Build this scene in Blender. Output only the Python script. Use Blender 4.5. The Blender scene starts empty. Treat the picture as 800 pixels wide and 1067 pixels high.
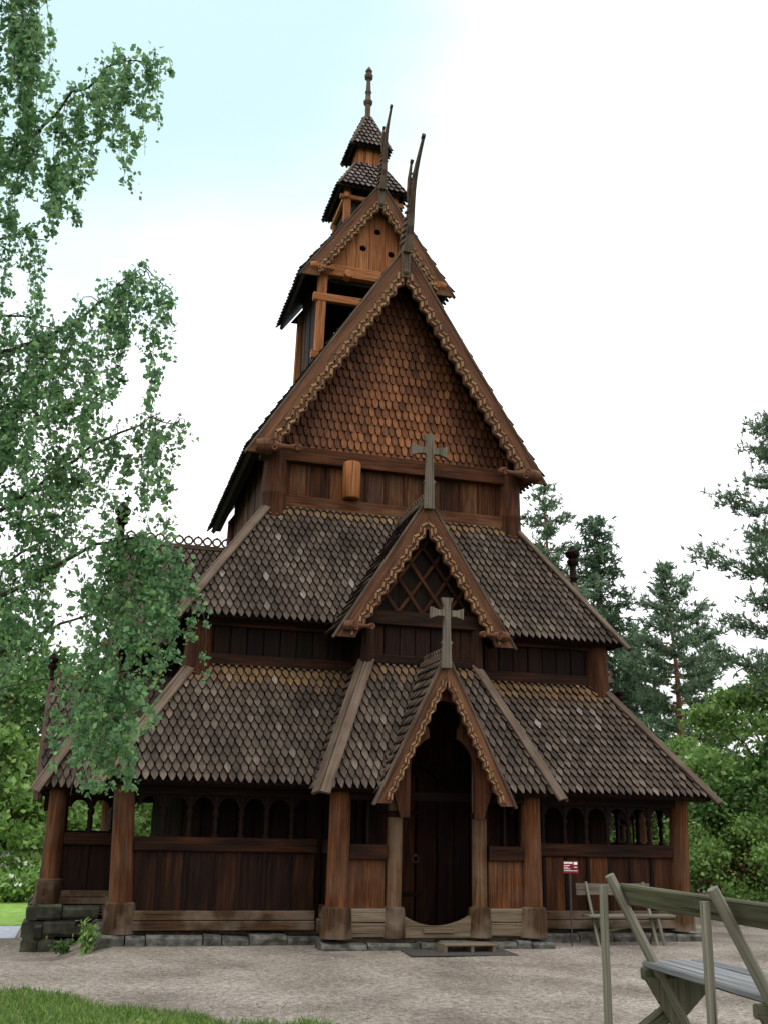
import bpy, bmesh, math, random
import numpy as np
from mathutils import Vector, Matrix, noise
R = random.Random(7)
PI = math.pi
V = Vector
scene = bpy.context.scene
COL = scene.collection
rad = math.radians

# ------------------------------------------------------------------ view
CAM = V((-5.718, -16.97, 1.875))
FPX = 1077.545
YAW, PITCH, ROLL = -0.269, 0.294, 0.022
FW = V((-math.sin(YAW)*math.cos(PITCH), math.cos(YAW)*math.cos(PITCH), math.sin(PITCH)))
_rt = V((math.cos(YAW), math.sin(YAW), 0)); _up = _rt.cross(FW)
RT = _rt*math.cos(ROLL) + _up*math.sin(ROLL)
UP = -_rt*math.sin(ROLL) + _up*math.cos(ROLL)
def sight(u, v, d):
    "point seen in direction (u,v) of the photograph, d metres away"
    return CAM + (FW + RT*((u-400)/FPX) - UP*((v-533.5)/FPX))*d

def ss(a, b, x):
    t = max(0., min(1., (x-a)/(b-a))); return t*t*(3-2*t)
def ground_z(x, y):
    d = (x-CAM.x)*0.2657 + (y-CAM.y)*0.9640
    z = max(0., min(.72, (10.-d)*.175)) if d > -30 else .72
    z -= .42*ss(4.9, 6.0, -x)*ss(-1.5, 2.5, y)
    z -= .06*ss(5.5, 8, x)*ss(-2, 3, y)
    r = math.hypot(x, y-5)
    z += .5*ss(25, 60, r)*(noise.noise(V((x*.03, y*.03, 0)))+.2)
    z += .02*noise.noise(V((x*.6, y*.6, 3)))
    return z

# ------------------------------------------------------------------ materials
def new_mat(name):
    m = bpy.data.materials.new(name); m.use_nodes = True
    nt = m.node_tree; bs = nt.nodes['Principled BSDF']
    return m, nt, bs
def N(nt, t, **kw):
    n = nt.nodes.new(t)
    for k, v in kw.items(): setattr(n, k, v)
    return n
def ramp(nt, stops):
    n = nt.nodes.new('ShaderNodeValToRGB'); e = n.color_ramp.elements
    while len(e) < len(stops): e.new(.5)
    for q, (p, c) in zip(e, stops): q.position = p; q.color = (*c, 1)
    return n
def mixc(nt, mode='MIX', fac=None):
    n = nt.nodes.new('ShaderNodeMix'); n.data_type = 'RGBA'; n.blend_type = mode; n.clamp_factor = True
    if fac is not None: n.inputs[0].default_value = fac
    return n
def wood(name, dark, mid, light, tar=.5, rough=.75, spec=.12, grey=0, fine=26):
    m, nt, bs = new_mat(name); L = nt.links.new
    at = N(nt, 'ShaderNodeAttribute', attribute_name='grain')
    mp = N(nt, 'ShaderNodeMapping'); mp.inputs['Scale'].default_value = (1.3, fine, fine)
    L(at.outputs['Vector'], mp.inputs['Vector'])
    n1 = N(nt, 'ShaderNodeTexNoise'); n1.inputs['Scale'].default_value = 1; n1.inputs['Detail'].default_value = 6; n1.inputs['Roughness'].default_value = .65
    L(mp.outputs[0], n1.inputs['Vector'])
    r = ramp(nt, [(.25, dark), (.5, mid), (.78, light)])
    geo = N(nt, 'ShaderNodeNewGeometry')
    a1 = N(nt, 'ShaderNodeMath', operation='MULTIPLY_ADD'); a1.inputs[1].default_value = .26; a1.inputs[2].default_value = -.13
    L(geo.outputs['Random Per Island'], a1.inputs[0])
    a2 = N(nt, 'ShaderNodeMath', operation='ADD'); L(a1.outputs[0], a2.inputs[0]); L(n1.outputs['Fac'], a2.inputs[1])
    L(a2.outputs[0], r.inputs[0])
    # broad tar stains that run along the grain
    mp2 = N(nt, 'ShaderNodeMapping'); mp2.inputs['Scale'].default_value = (.8, 5, 5)
    L(at.outputs['Vector'], mp2.inputs['Vector'])
    n2 = N(nt, 'ShaderNodeTexNoise'); n2.inputs['Scale'].default_value = 1.; n2.inputs['Detail'].default_value = 3
    L(mp2.outputs[0], n2.inputs['Vector'])
    r2 = ramp(nt, [(.36, (1, 1, 1)), (.62, (0, 0, 0))]); L(n2.outputs['Fac'], r2.inputs[0])
    f = N(nt, 'ShaderNodeMath', operation='MULTIPLY'); f.inputs[1].default_value = tar; L(r2.outputs[0], f.inputs[0])
    mx = mixc(nt); L(f.outputs[0], mx.inputs[0]); L(r.outputs[0], mx.inputs[6])
    mx.inputs[7].default_value = (dark[0]*.45, dark[1]*.45, dark[2]*.5, 1)
    mp4 = N(nt, 'ShaderNodeMapping'); mp4.inputs['Scale'].default_value = (1.1, 70, 70); L(at.outputs['Vector'], mp4.inputs['Vector'])
    n4 = N(nt, 'ShaderNodeTexNoise'); n4.inputs['Scale'].default_value = 1.; n4.inputs['Detail'].default_value = 2; L(mp4.outputs[0], n4.inputs['Vector'])
    r4 = ramp(nt, [(.33, (.25, .22, .2)), (.42, (1, 1, 1))]); L(n4.outputs['Fac'], r4.inputs[0])
    m4 = mixc(nt, 'MULTIPLY', 1); L(mx.outputs[2], m4.inputs[6]); L(r4.outputs[0], m4.inputs[7])
    out = m4.outputs[2]
    if grey:
        n3 = N(nt, 'ShaderNodeTexNoise'); n3.inputs['Scale'].default_value = 2.2; n3.inputs['Detail'].default_value = 5
        tc = N(nt, 'ShaderNodeTexCoord'); L(tc.outputs['Object'], n3.inputs['Vector'])
        r3 = ramp(nt, [(.42, (0, 0, 0)), (.62, (1, 1, 1))]); L(n3.outputs['Fac'], r3.inputs[0])
        f3 = N(nt, 'ShaderNodeMath', operation='MULTIPLY'); f3.inputs[1].default_value = grey; L(r3.outputs[0], f3.inputs[0])
        m3 = mixc(nt); L(f3.outputs[0], m3.inputs[0]); L(out, m3.inputs[6]); m3.inputs[7].default_value = (.16, .12, .085, 1)
        out = m3.outputs[2]
    L(out, bs.inputs['Base Color'])
    bs.inputs['Roughness'].default_value = rough; bs.inputs['Specular IOR Level'].default_value = spec
    b = N(nt, 'ShaderNodeBump'); b.inputs['Strength'].default_value = .55; b.inputs['Distance'].default_value = .014
    L(n1.outputs['Fac'], b.inputs['Height']); L(b.outputs[0], bs.inputs['Normal'])
    return m
def shingle_mat(name, stops, tan=(.155, .088, .034), rough=.75):
    m, nt, bs = new_mat(name); L = nt.links.new
    geo = N(nt, 'ShaderNodeNewGeometry')
    r = ramp(nt, stops); L(geo.outputs['Random Per Island'], r.inputs[0])
    at = N(nt, 'ShaderNodeAttribute', attribute_name='grain')
    mp = N(nt, 'ShaderNodeMapping'); mp.inputs['Scale'].default_value = (4, 40, 40); L(at.outputs['Vector'], mp.inputs['Vector'])
    n1 = N(nt, 'ShaderNodeTexNoise'); n1.inputs['Scale'].default_value = 1; n1.inputs['Detail'].default_value = 4; L(mp.outputs[0], n1.inputs['Vector'])
    r1 = ramp(nt, [(.25, (.55, .55, .55)), (.75, (1.35, 1.35, 1.35))]); L(n1.outputs['Fac'], r1.inputs[0])
    mm = mixc(nt, 'MULTIPLY', 1); L(r.outputs[0], mm.inputs[6]); L(r1.outputs[0], mm.inputs[7])
    # blotchy weathering over the whole roof
    tc = N(nt, 'ShaderNodeTexCoord'); n3 = N(nt, 'ShaderNodeTexNoise'); n3.inputs['Scale'].default_value = 1.; n3.inputs['Detail'].default_value = 5
    mps = N(nt, 'ShaderNodeMapping'); mps.inputs['Scale'].default_value = (1.9, 1.9, .42); L(tc.outputs['Object'], mps.inputs['Vector']); L(mps.outputs[0], n3.inputs['Vector'])
    r3 = ramp(nt, [(.3, (.58, .57, .56)), (.5, (.95, .94, .93)), (.7, (1.42, 1.42, 1.4))]); L(n3.outputs['Fac'], r3.inputs[0])
    m3 = mixc(nt, 'MULTIPLY', 1); L(mm.outputs[2], m3.inputs[6]); L(r3.outputs[0], m3.inputs[7])
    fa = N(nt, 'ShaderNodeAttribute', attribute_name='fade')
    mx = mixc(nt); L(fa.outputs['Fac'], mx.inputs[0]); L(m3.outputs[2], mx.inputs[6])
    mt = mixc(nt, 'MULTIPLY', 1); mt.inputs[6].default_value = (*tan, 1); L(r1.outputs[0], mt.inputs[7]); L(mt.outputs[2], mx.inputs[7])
    L(mx.outputs[2], bs.inputs['Base Color'])
    bs.inputs['Roughness'].default_value = rough; bs.inputs['Specular IOR Level'].default_value = .16
    b = N(nt, 'ShaderNodeBump'); b.inputs['Strength'].default_value = .3; b.inputs['Distance'].default_value = .01
    L(n1.outputs['Fac'], b.inputs['Height']); L(b.outputs[0], bs.inputs['Normal'])
    return m
def leaf_mat(name, cols, trans=.35, rough=.5):
    m, nt, bs = new_mat(name); L = nt.links.new
    geo = N(nt, 'ShaderNodeNewGeometry')
    r = ramp(nt, cols); L(geo.outputs['Random Per Island'], r.inputs[0])
    L(r.outputs[0], bs.inputs['Base Color']); bs.inputs['Roughness'].default_value = rough; bs.inputs['Specular IOR Level'].default_value = .3
    tr = N(nt, 'ShaderNodeBsdfTranslucent'); L(r.outputs[0], tr.inputs['Color'])
    mx = N(nt, 'ShaderNodeMixShader'); mx.inputs[0].default_value = trans
    L(bs.outputs[0], mx.inputs[1]); L(tr.outputs[0], mx.inputs[2])
    L(mx.outputs[0], nt.nodes['Material Output'].inputs['Surface'])
    return m
def noisy(name, cols, scale=8, rough=.9, bump=.3, detail=8, dist=.02, spec=.2):
    m, nt, bs = new_mat(name); L = nt.links.new
    tc = N(nt, 'ShaderNodeTexCoord'); n1 = N(nt, 'ShaderNodeTexNoise'); n1.inputs['Scale'].default_value = scale; n1.inputs['Detail'].default_value = detail
    L(tc.outputs['Object'], n1.inputs['Vector']); r = ramp(nt, cols); L(n1.outputs['Fac'], r.inputs[0]); L(r.outputs[0], bs.inputs['Base Color'])
    bs.inputs['Roughness'].default_value = rough; bs.inputs['Specular IOR Level'].default_value = spec
    b = N(nt, 'ShaderNodeBump'); b.inputs['Strength'].default_value = bump; b.inputs['Distance'].default_value = dist
    L(n1.outputs['Fac'], b.inputs['Height']); L(b.outputs[0], bs.inputs['Normal'])
    return m
def gravel_mat():
    m, nt, bs = new_mat('gravel'); L = nt.links.new
    tc = N(nt, 'ShaderNodeTexCoord')
    vo = N(nt, 'ShaderNodeTexVoronoi'); vo.inputs['Scale'].default_value = 55; L(tc.outputs['Object'], vo.inputs['Vector'])
    bw = N(nt, 'ShaderNodeRGBToBW'); L(vo.outputs['Color'], bw.inputs[0])
    r = ramp(nt, [(.15, (.135, .121, .104)), (.5, (.215, .192, .166)), (.85, (.30, .27, .235))]); L(bw.outputs[0], r.inputs[0])
    n1 = N(nt, 'ShaderNodeTexNoise'); n1.inputs['Scale'].default_value = .7; n1.inputs['Detail'].default_value = 7; L(tc.outputs['Object'], n1.inputs['Vector'])
    r1 = ramp(nt, [(.3, (.55, .52, .49)), (.48, (.88, .85, .82)), (.70, (1.25, 1.24, 1.22))]); L(n1.outputs['Fac'], r1.inputs[0])
    n2 = N(nt, 'ShaderNodeTexNoise'); n2.inputs['Scale'].default_value = 11; n2.inputs['Detail'].default_value = 5; L(tc.outputs['Object'], n2.inputs['Vector'])
    r2 = ramp(nt, [(.3, (.6, .58, .56)), (.6, (1.1, 1.1, 1.1))]); L(n2.outputs['Fac'], r2.inputs[0])
    a = mixc(nt, 'MULTIPLY', 1); L(r.outputs[0], a.inputs[6]); L(r1.outputs[0], a.inputs[7])
    a2 = mixc(nt, 'MULTIPLY', 1); L(a.outputs[2], a2.inputs[6]); L(r2.outputs[0], a2.inputs[7])
    # woodland floor far from the church
    ln = N(nt, 'ShaderNodeVectorMath', operation='LENGTH'); 
    mp = N(nt, 'ShaderNodeMapping'); mp.inputs['Location'].default_value = (-4, -4, 0); L(tc.outputs['Object'], mp.inputs['Vector']); L(mp.outputs[0], ln.inputs[0])
    ad = N(nt, 'ShaderNodeMath', operation='MULTIPLY_ADD'); ad.inputs[1].default_value = 6; L(n1.outputs['Fac'], ad.inputs[0]); L(ln.outputs['Value'], ad.inputs[2])
    mr = N(nt, 'ShaderNodeMapRange'); mr.inputs['From Min'].default_value = 21; mr.inputs['From Max'].default_value = 24; L(ad.outputs[0], mr.inputs['Value'])
    mx = mixc(nt); L(mr.outputs[0], mx.inputs[0]); L(a2.outputs[2], mx.inputs[6]); mx.inputs[7].default_value = (.05, .09, .02, 1)
    L(mx.outputs[2], bs.inputs['Base Color']); bs.inputs['Roughness'].default_value = .95; bs.inputs['Specular IOR Level'].default_value = .1
    b = N(nt, 'ShaderNodeBump'); b.inputs['Strength'].default_value = .6; b.inputs['Distance'].default_value = .015
    L(vo.outputs['Distance'], b.inputs['Height']); L(b.outputs[0], bs.inputs['Normal'])
    return m

M = {}
M['tar'] = wood('tarred_red_wood', (0.012, 0.0044, 0.0022), (0.058, 0.019, 0.0062), (0.125, 0.045, 0.0145), tar=.62)
M['tar_mid'] = wood('blackened_tarred_wood', (.006, .0026, .0016), (.026, .0088, .0034), (.062, .0215, .0075), tar=.7, grey=0)
M['tar_dark'] = wood('dark_tarred_wood', (0.0030, 0.0015, 0.0010), (0.0112, 0.0043, 0.0022), (0.0213, 0.0080, 0.0035), tar=.5)
M['post'] = wood('oiled_pine_post', (0.0189, 0.0071, 0.0032), (0.0840, 0.0284, 0.0089), (0.1943, 0.0756, 0.0242), tar=.5, grey=.12)
M['orange'] = wood('orange_pine', (0.1200, 0.0420, 0.0165), (0.2775, 0.1050, 0.0375), (0.4350, 0.1875, 0.0720), tar=.28)  # bright pine, albedo raised to carry some lens glare around the belfry
M['worn'] = wood('worn_portal_post', (0.0263, 0.0097, 0.0045), (0.0900, 0.0435, 0.0165), (0.1875, 0.1125, 0.0488), tar=.45, grey=.35)
M['base'] = wood('weathered_base_timber', (0.0185, 0.0082, 0.0037), (0.0581, 0.0294, 0.0122), (0.0950, 0.0594, 0.0300), tar=.55, grey=.7)
M['hip'] = wood('weathered_hip_board', (0.0368, 0.0252, 0.0174), (0.0824, 0.0564, 0.0382), (0.1301, 0.0933, 0.0651), tar=.3, grey=.3)
M['grey'] = wood('silver_grey_wood', (0.0553, 0.0447, 0.0319), (0.1147, 0.0935, 0.0701), (0.1700, 0.1445, 0.1104), tar=.25)
M['barge'] = wood('brown_barge_board', (0.0342, 0.0152, 0.0092), (0.1074, 0.0464, 0.0238), (0.1830, 0.0854, 0.0439), tar=.35)
M['carve'] = wood('pale_carved_wood', (0.1160, 0.0609, 0.0290), (0.2465, 0.1392, 0.0696), (0.3770, 0.2248, 0.1232), tar=.2)
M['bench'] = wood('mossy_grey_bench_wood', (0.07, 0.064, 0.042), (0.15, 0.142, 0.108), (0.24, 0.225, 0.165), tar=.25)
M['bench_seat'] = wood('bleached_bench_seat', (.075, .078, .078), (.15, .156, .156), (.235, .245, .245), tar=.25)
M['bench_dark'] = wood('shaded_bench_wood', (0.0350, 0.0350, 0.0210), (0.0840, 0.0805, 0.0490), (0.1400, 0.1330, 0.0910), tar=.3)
M['plank_grey'] = wood('bleached_plank', (0.0625, 0.0437, 0.0250), (0.1374, 0.1041, 0.0666), (0.1916, 0.1541, 0.1083), tar=.3)
M['black'] = wood('near_black_wood', (0.0036, 0.0024, 0.0018), (0.0108, 0.0054, 0.0036), (0.0210, 0.0096, 0.0054), tar=.4)  # near-black wood, its colour also stands in for deep shade under eaves
M['sh'] = shingle_mat('weathered_shingles', [(0, (.044, .0325, .0235)), (.35, (.060, .0445, .0325)), (.75, (.075, .056, .041)), (.96, (.098, .075, .057)), (.99, (.14, .112, .09)), (1, (.24, .21, .19))])
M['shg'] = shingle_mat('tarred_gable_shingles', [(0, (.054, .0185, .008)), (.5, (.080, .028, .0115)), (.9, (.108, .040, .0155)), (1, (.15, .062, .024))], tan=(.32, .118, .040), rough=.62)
M['sht'] = shingle_mat('grey_turret_shingles', [(0, (.085, .068, .06)), (.5, (.125, .10, .088)), (1, (.18, .148, .13))])
M['stone'] = noisy('foundation_stone', [(.3, (.022, .022, .018)), (.5, (.06, .058, .048)), (.7, (.125, .122, .105))], 7, bump=1., dist=.05)
M['mossy'] = noisy('mossy_stone', [(.3, (.014, .014, .011)), (.5, (.035, .036, .024)), (.7, (.075, .075, .05))], 5, bump=.8)
M['gravel'] = gravel_mat()
M['soil'] = noisy('lawn_soil', [(.3, (.05, .09, .015)), (.55, (.09, .16, .025)), (.75, (.16, .22, .05))], 6)
M['meadow'] = noisy('meadow_ground', [(.3, (.10, .19, .03)), (.55, (.17, .29, .05)), (.75, (.24, .36, .08))], 4)
M['pave'] = noisy('grey_paving', [(.3, (.26, .28, .31)), (.7, (.42, .45, .5))], 9, bump=.15)
M['bark'] = noisy('pine_bark', [(.3, (.06, .03, .02)), (.6, (.22, .11, .06)), (.8, (.3, .17, .1))], 3, bump=.8, dist=.05)
M['birchbark'] = noisy('birch_bark', [(.35, (.05, .045, .04)), (.5, (.45, .43, .4)), (.8, (.7, .68, .64))], 3, bump=.3)
M['twig'] = noisy('dark_twig', [(.3, (.03, .022, .016)), (.7, (.09, .07, .05))], 10)
M['birch'] = leaf_mat('birch_leaf', [(0, (.085, .18, .085)), (.4, (.14, .27, .125)), (.8, (.20, .355, .15)), (1, (.29, .45, .15))], .5)  # bluish cast of the glare is mixed into the leaf greens
M['pine'] = leaf_mat('pine_needle', [(0, (.075, .125, .075)), (.5, (.125, .20, .115)), (1, (.19, .28, .15))], .3, .6)  # needle greens lightened to paint in distance haze
M['spruce'] = leaf_mat('spruce_needle', [(0, (.048, .095, .055)), (.5, (.085, .15, .085)), (1, (.13, .21, .11))], .25, .6)
M['leaf'] = leaf_mat('fresh_leaf', [(0, (.095, .175, .045)), (.5, (.155, .275, .065)), (1, (.25, .39, .10))], .4)
M['leafdark'] = leaf_mat('deep_green_leaf', [(0, (.035, .085, .022)), (.5, (.07, .155, .035)), (1, (.13, .24, .055))], .35)
M['grass'] = leaf_mat('grass_blade', [(0, (.04, .095, .015)), (.5, (.085, .165, .026)), (.82, (.15, .23, .05)), (.93, (.26, .28, .10)), (1, (.36, .33, .16))], .35)
M['white'] = noisy('white_blossom', [(.3, (.7, .7, .65)), (.7, (.85, .85, .8))], 5, bump=0)
M['red'] = noisy('red_sign_paint', [(.3, (.14, .010, .016)), (.7, (.18, .014, .022))], 6, rough=.4, bump=0)
M['whitep'] = noisy('white_lettering', [(.3, (.75, .75, .73)), (.7, (.85, .85, .83))], 6, rough=.5, bump=0)
M['iron'] = noisy('dark_iron', [(.3, (.03, .028, .025)), (.7, (.07, .06, .055))], 12, rough=.5)
M['pebble'] = noisy('pebble_stone', [(.3, (.09, .08, .07)), (.5, (.20, .18, .155)), (.7, (.34, .31, .28))], 30)
M['mat'] = noisy('dark_door_mat', [(.3, (.025, .023, .02)), (.7, (.06, .055, .048))], 30, bump=.5)

# ------------------------------------------------------------------ mesh builder
class MB:
    def __init__(s, T=None):
        s.v = []; s.f = []; s.m = []; s.g = []; s.fd = []; s.T = T or Matrix.Identity(4)
    def add(s, vs, fs, mat=0, gr=None, fade=0.):
        b = len(s.v); T = s.T
        s.v += [tuple(T @ V(p)) for p in vs]
        s.f += [[b+i for i in f] for f in fs]
        s.m += [mat]*len(fs)
        o = (R.uniform(0, 60), R.uniform(0, 9), R.uniform(0, 9))
        if gr is None: gr = [(p[2], p[0], p[1]) for p in vs]
        s.g += [(g[0]+o[0], g[1]+o[1], g[2]+o[2]) for g in gr]
        s.fd += [fade]*len(vs) if not isinstance(fade, list) else fade
    def beam(s, p0, p1, w, h, up=(0, 0, 1), mat=0, ch=None, w1=None, h1=None):
        p0 = V(p0); p1 = V(p1); a = p1-p0; L = a.length; a.normalize()
        up = V(up)
        if abs(a.dot(up.normalized())) > .98: up = V((0, 1, 0)) if abs(a.y) < .9 else V((1, 0, 0))
        sd = a.cross(up).normalized(); u = sd.cross(a).normalized()
        if ch is None: ch = min(.012, .2*min(w, h))
        def sec(w, h): 
            x, y = w/2, h/2
            return [(x, y-ch), (x-ch, y), (-x+ch, y), (-x, y-ch), (-x, -y+ch), (-x+ch, -y), (x-ch, -y), (x, -y+ch)]
        vs = []; gr = []
        for p, t, (ww, hh) in ((p0, 0, (w, h)), (p1, L, (w1 or w, h1 or h))):
            for x, y in sec(ww, hh): vs.append(p+sd*x+u*y); gr.append((t, x, y))
        fs = [[i, (i+1) % 8, 8+(i+1) % 8, 8+i] for i in range(8)] + [list(range(7, -1, -1)), list(range(8, 16))]
        s.add(vs, fs, mat, gr)
    def lathe(s, p0, prof, n=14, mat=0, axis=(0, 0, 1), sx=1, sy=1):
        p0 = V(p0); a = V(axis).normalized(); x = a.orthogonal().normalized(); y = a.cross(x)
        if abs(a.z) > .9: y = a.cross(V((1, 0, 0))).normalized(); x = y.cross(a)
        vs = []; gr = []
        for h, r in prof:
            for i in range(n):
                t = 2*PI*i/n
                vs.append(p0+a*h+x*(r*sx*math.cos(t))+y*(r*sy*math.sin(t))); gr.append((h, .16*math.cos(t), .16*math.sin(t)))
        k = len(prof); fs = []
        for j in range(k-1):
            for i in range(n):
                fs.append([j*n+i, j*n+(i+1) % n, (j+1)*n+(i+1) % n, (j+1)*n+i])
        fs.append(list(range(n-1, -1, -1))); fs.append([(k-1)*n+i for i in range(n)])
        s.add(vs, fs, mat, gr)
    def prism(s, poly, O, ex, ey, t, mat=0, along='y', holes=()):
        "flat outline in the (ex, ey) plane at O, thickened by t along ex x ey"
        O = V(O); ex = V(ex); ey = V(ey); en = ex.cross(ey).normalized()
        bm = bmesh.new(); loops = []
        for lp in [poly]+list(holes):
            vv = [bm.verts.new((p[0], p[1], 0)) for p in lp]
            loops.append(vv)
            for i in range(len(vv)): bm.edges.new((vv[i], vv[(i+1) % len(vv)]))
        bmesh.ops.triangle_fill(bm, edges=bm.edges[:], use_beauty=True, use_dissolve=False, normal=(0, 0, 1))
        bm.verts.index_update()
        n = len(bm.verts); pts = [v.co.copy() for v in bm.verts]
        top = [[v.index for v in f.verts] for f in bm.faces]
        fs = [[i+n for i in f] for f in top] + [f[::-1] for f in top]
        for vv in loops:
            ids = [v.index for v in vv]
            for i in range(len(ids)):
                a, b = ids[i], ids[(i+1) % len(ids)]; fs.append([a, b, b+n, a+n])
        bm.free()
        vs = [O+ex*p.x+ey*p.y for p in pts]+[O+ex*p.x+ey*p.y+en*t for p in pts]
        gr = [((p.y, p.x, q) if along == 'y' else (p.x, p.y, q)) for q in (0, t) for p in pts]
        s.add(vs, fs, mat, gr)
    def ring(s, c, ax, R0, r, n=14, k=6, mat=0):
        c = V(c); a = V(ax).normalized(); x = a.orthogonal().normalized(); y = a.cross(x); vs = []; fs = []
        for i in range(n):
            t = 2*PI*i/n; d = x*math.cos(t)+y*math.sin(t)
            for j in range(k):
                q = 2*PI*j/k; vs.append(c+d*(R0+r*math.cos(q))+a*(r*math.sin(q)))
        for i in range(n):
            for j in range(k): fs.append([i*k+j, ((i+1) % n)*k+j, ((i+1) % n)*k+(j+1) % k, i*k+(j+1) % k])
        s.add(vs, fs, mat)
    def tube(s, pts, rads, n=7, mat=0):
        pts = [V(p) for p in pts]; vs = []; fs = []; gr = []; L = 0
        ref = V((.3, .9, .2))
        for i, p in enumerate(pts):
            t = (pts[min(i+1, len(pts)-1)]-pts[max(i-1, 0)]).normalized()
            x = t.cross(ref).normalized(); y = t.cross(x)
            if i: L += (p-pts[i-1]).length
            for j in range(n):
                q = 2*PI*j/n; vs.append(p+(x*math.cos(q)+y*math.sin(q))*rads[i]); gr.append((L, .1*math.cos(q), .1*math.sin(q)))
        for i in range(len(pts)-1):
            for j in range(n): fs.append([i*n+j, i*n+(j+1) % n, (i+1)*n+(j+1) % n, (i+1)*n+j])
        fs.append(list(range(n-1, -1, -1))); fs.append([(len(pts)-1)*n+j for j in range(n)])
        s.add(vs, fs, mat, gr)
    def build(s, name, mats, parent=None, smooth=False):
        me = bpy.data.meshes.new(name); me.from_pydata(s.v, [], s.f)
        if not isinstance(mats, (list, tuple)): mats = [mats]
        for m in mats: me.materials.append(M[m])
        if any(s.m): me.polygons.foreach_set('material_index', s.m)
        a = me.attributes.new('grain', 'FLOAT_VECTOR', 'POINT'); a.data.foreach_set('vector', np.array(s.g, dtype=np.float32).ravel())
        if any(s.fd):
            b = me.attributes.new('fade', 'FLOAT', 'POINT'); b.data.foreach_set('value', np.array(s.fd, dtype=np.float32))
        bm = bmesh.new(); bm.from_mesh(me); bmesh.ops.recalc_face_normals(bm, faces=bm.faces[:]); bm.to_mesh(me); bm.free()
        if smooth: me.polygons.foreach_set('use_smooth', [True]*len(me.polygons)); me.set_sharp_from_angle(angle=rad(40))
        me.update()
        o = bpy.data.objects.new(name, me); COL.objects.link(o); o.parent = parent
        return o
def thing(name, label, cat, loc=(0, 0, 0), group=None):
    o = bpy.data.objects.new(name, None); COL.objects.link(o); o.location = loc; o.empty_display_size = .3
    o['label'] = label; o['category'] = cat
    if group: o['group'] = group
    return o
def tag(o, label, cat, group=None, kind=None):
    if label: o['label'] = label
    if cat: o['category'] = cat
    if group: o['group'] = group
    if kind: o['kind'] = kind
    return o

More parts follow.
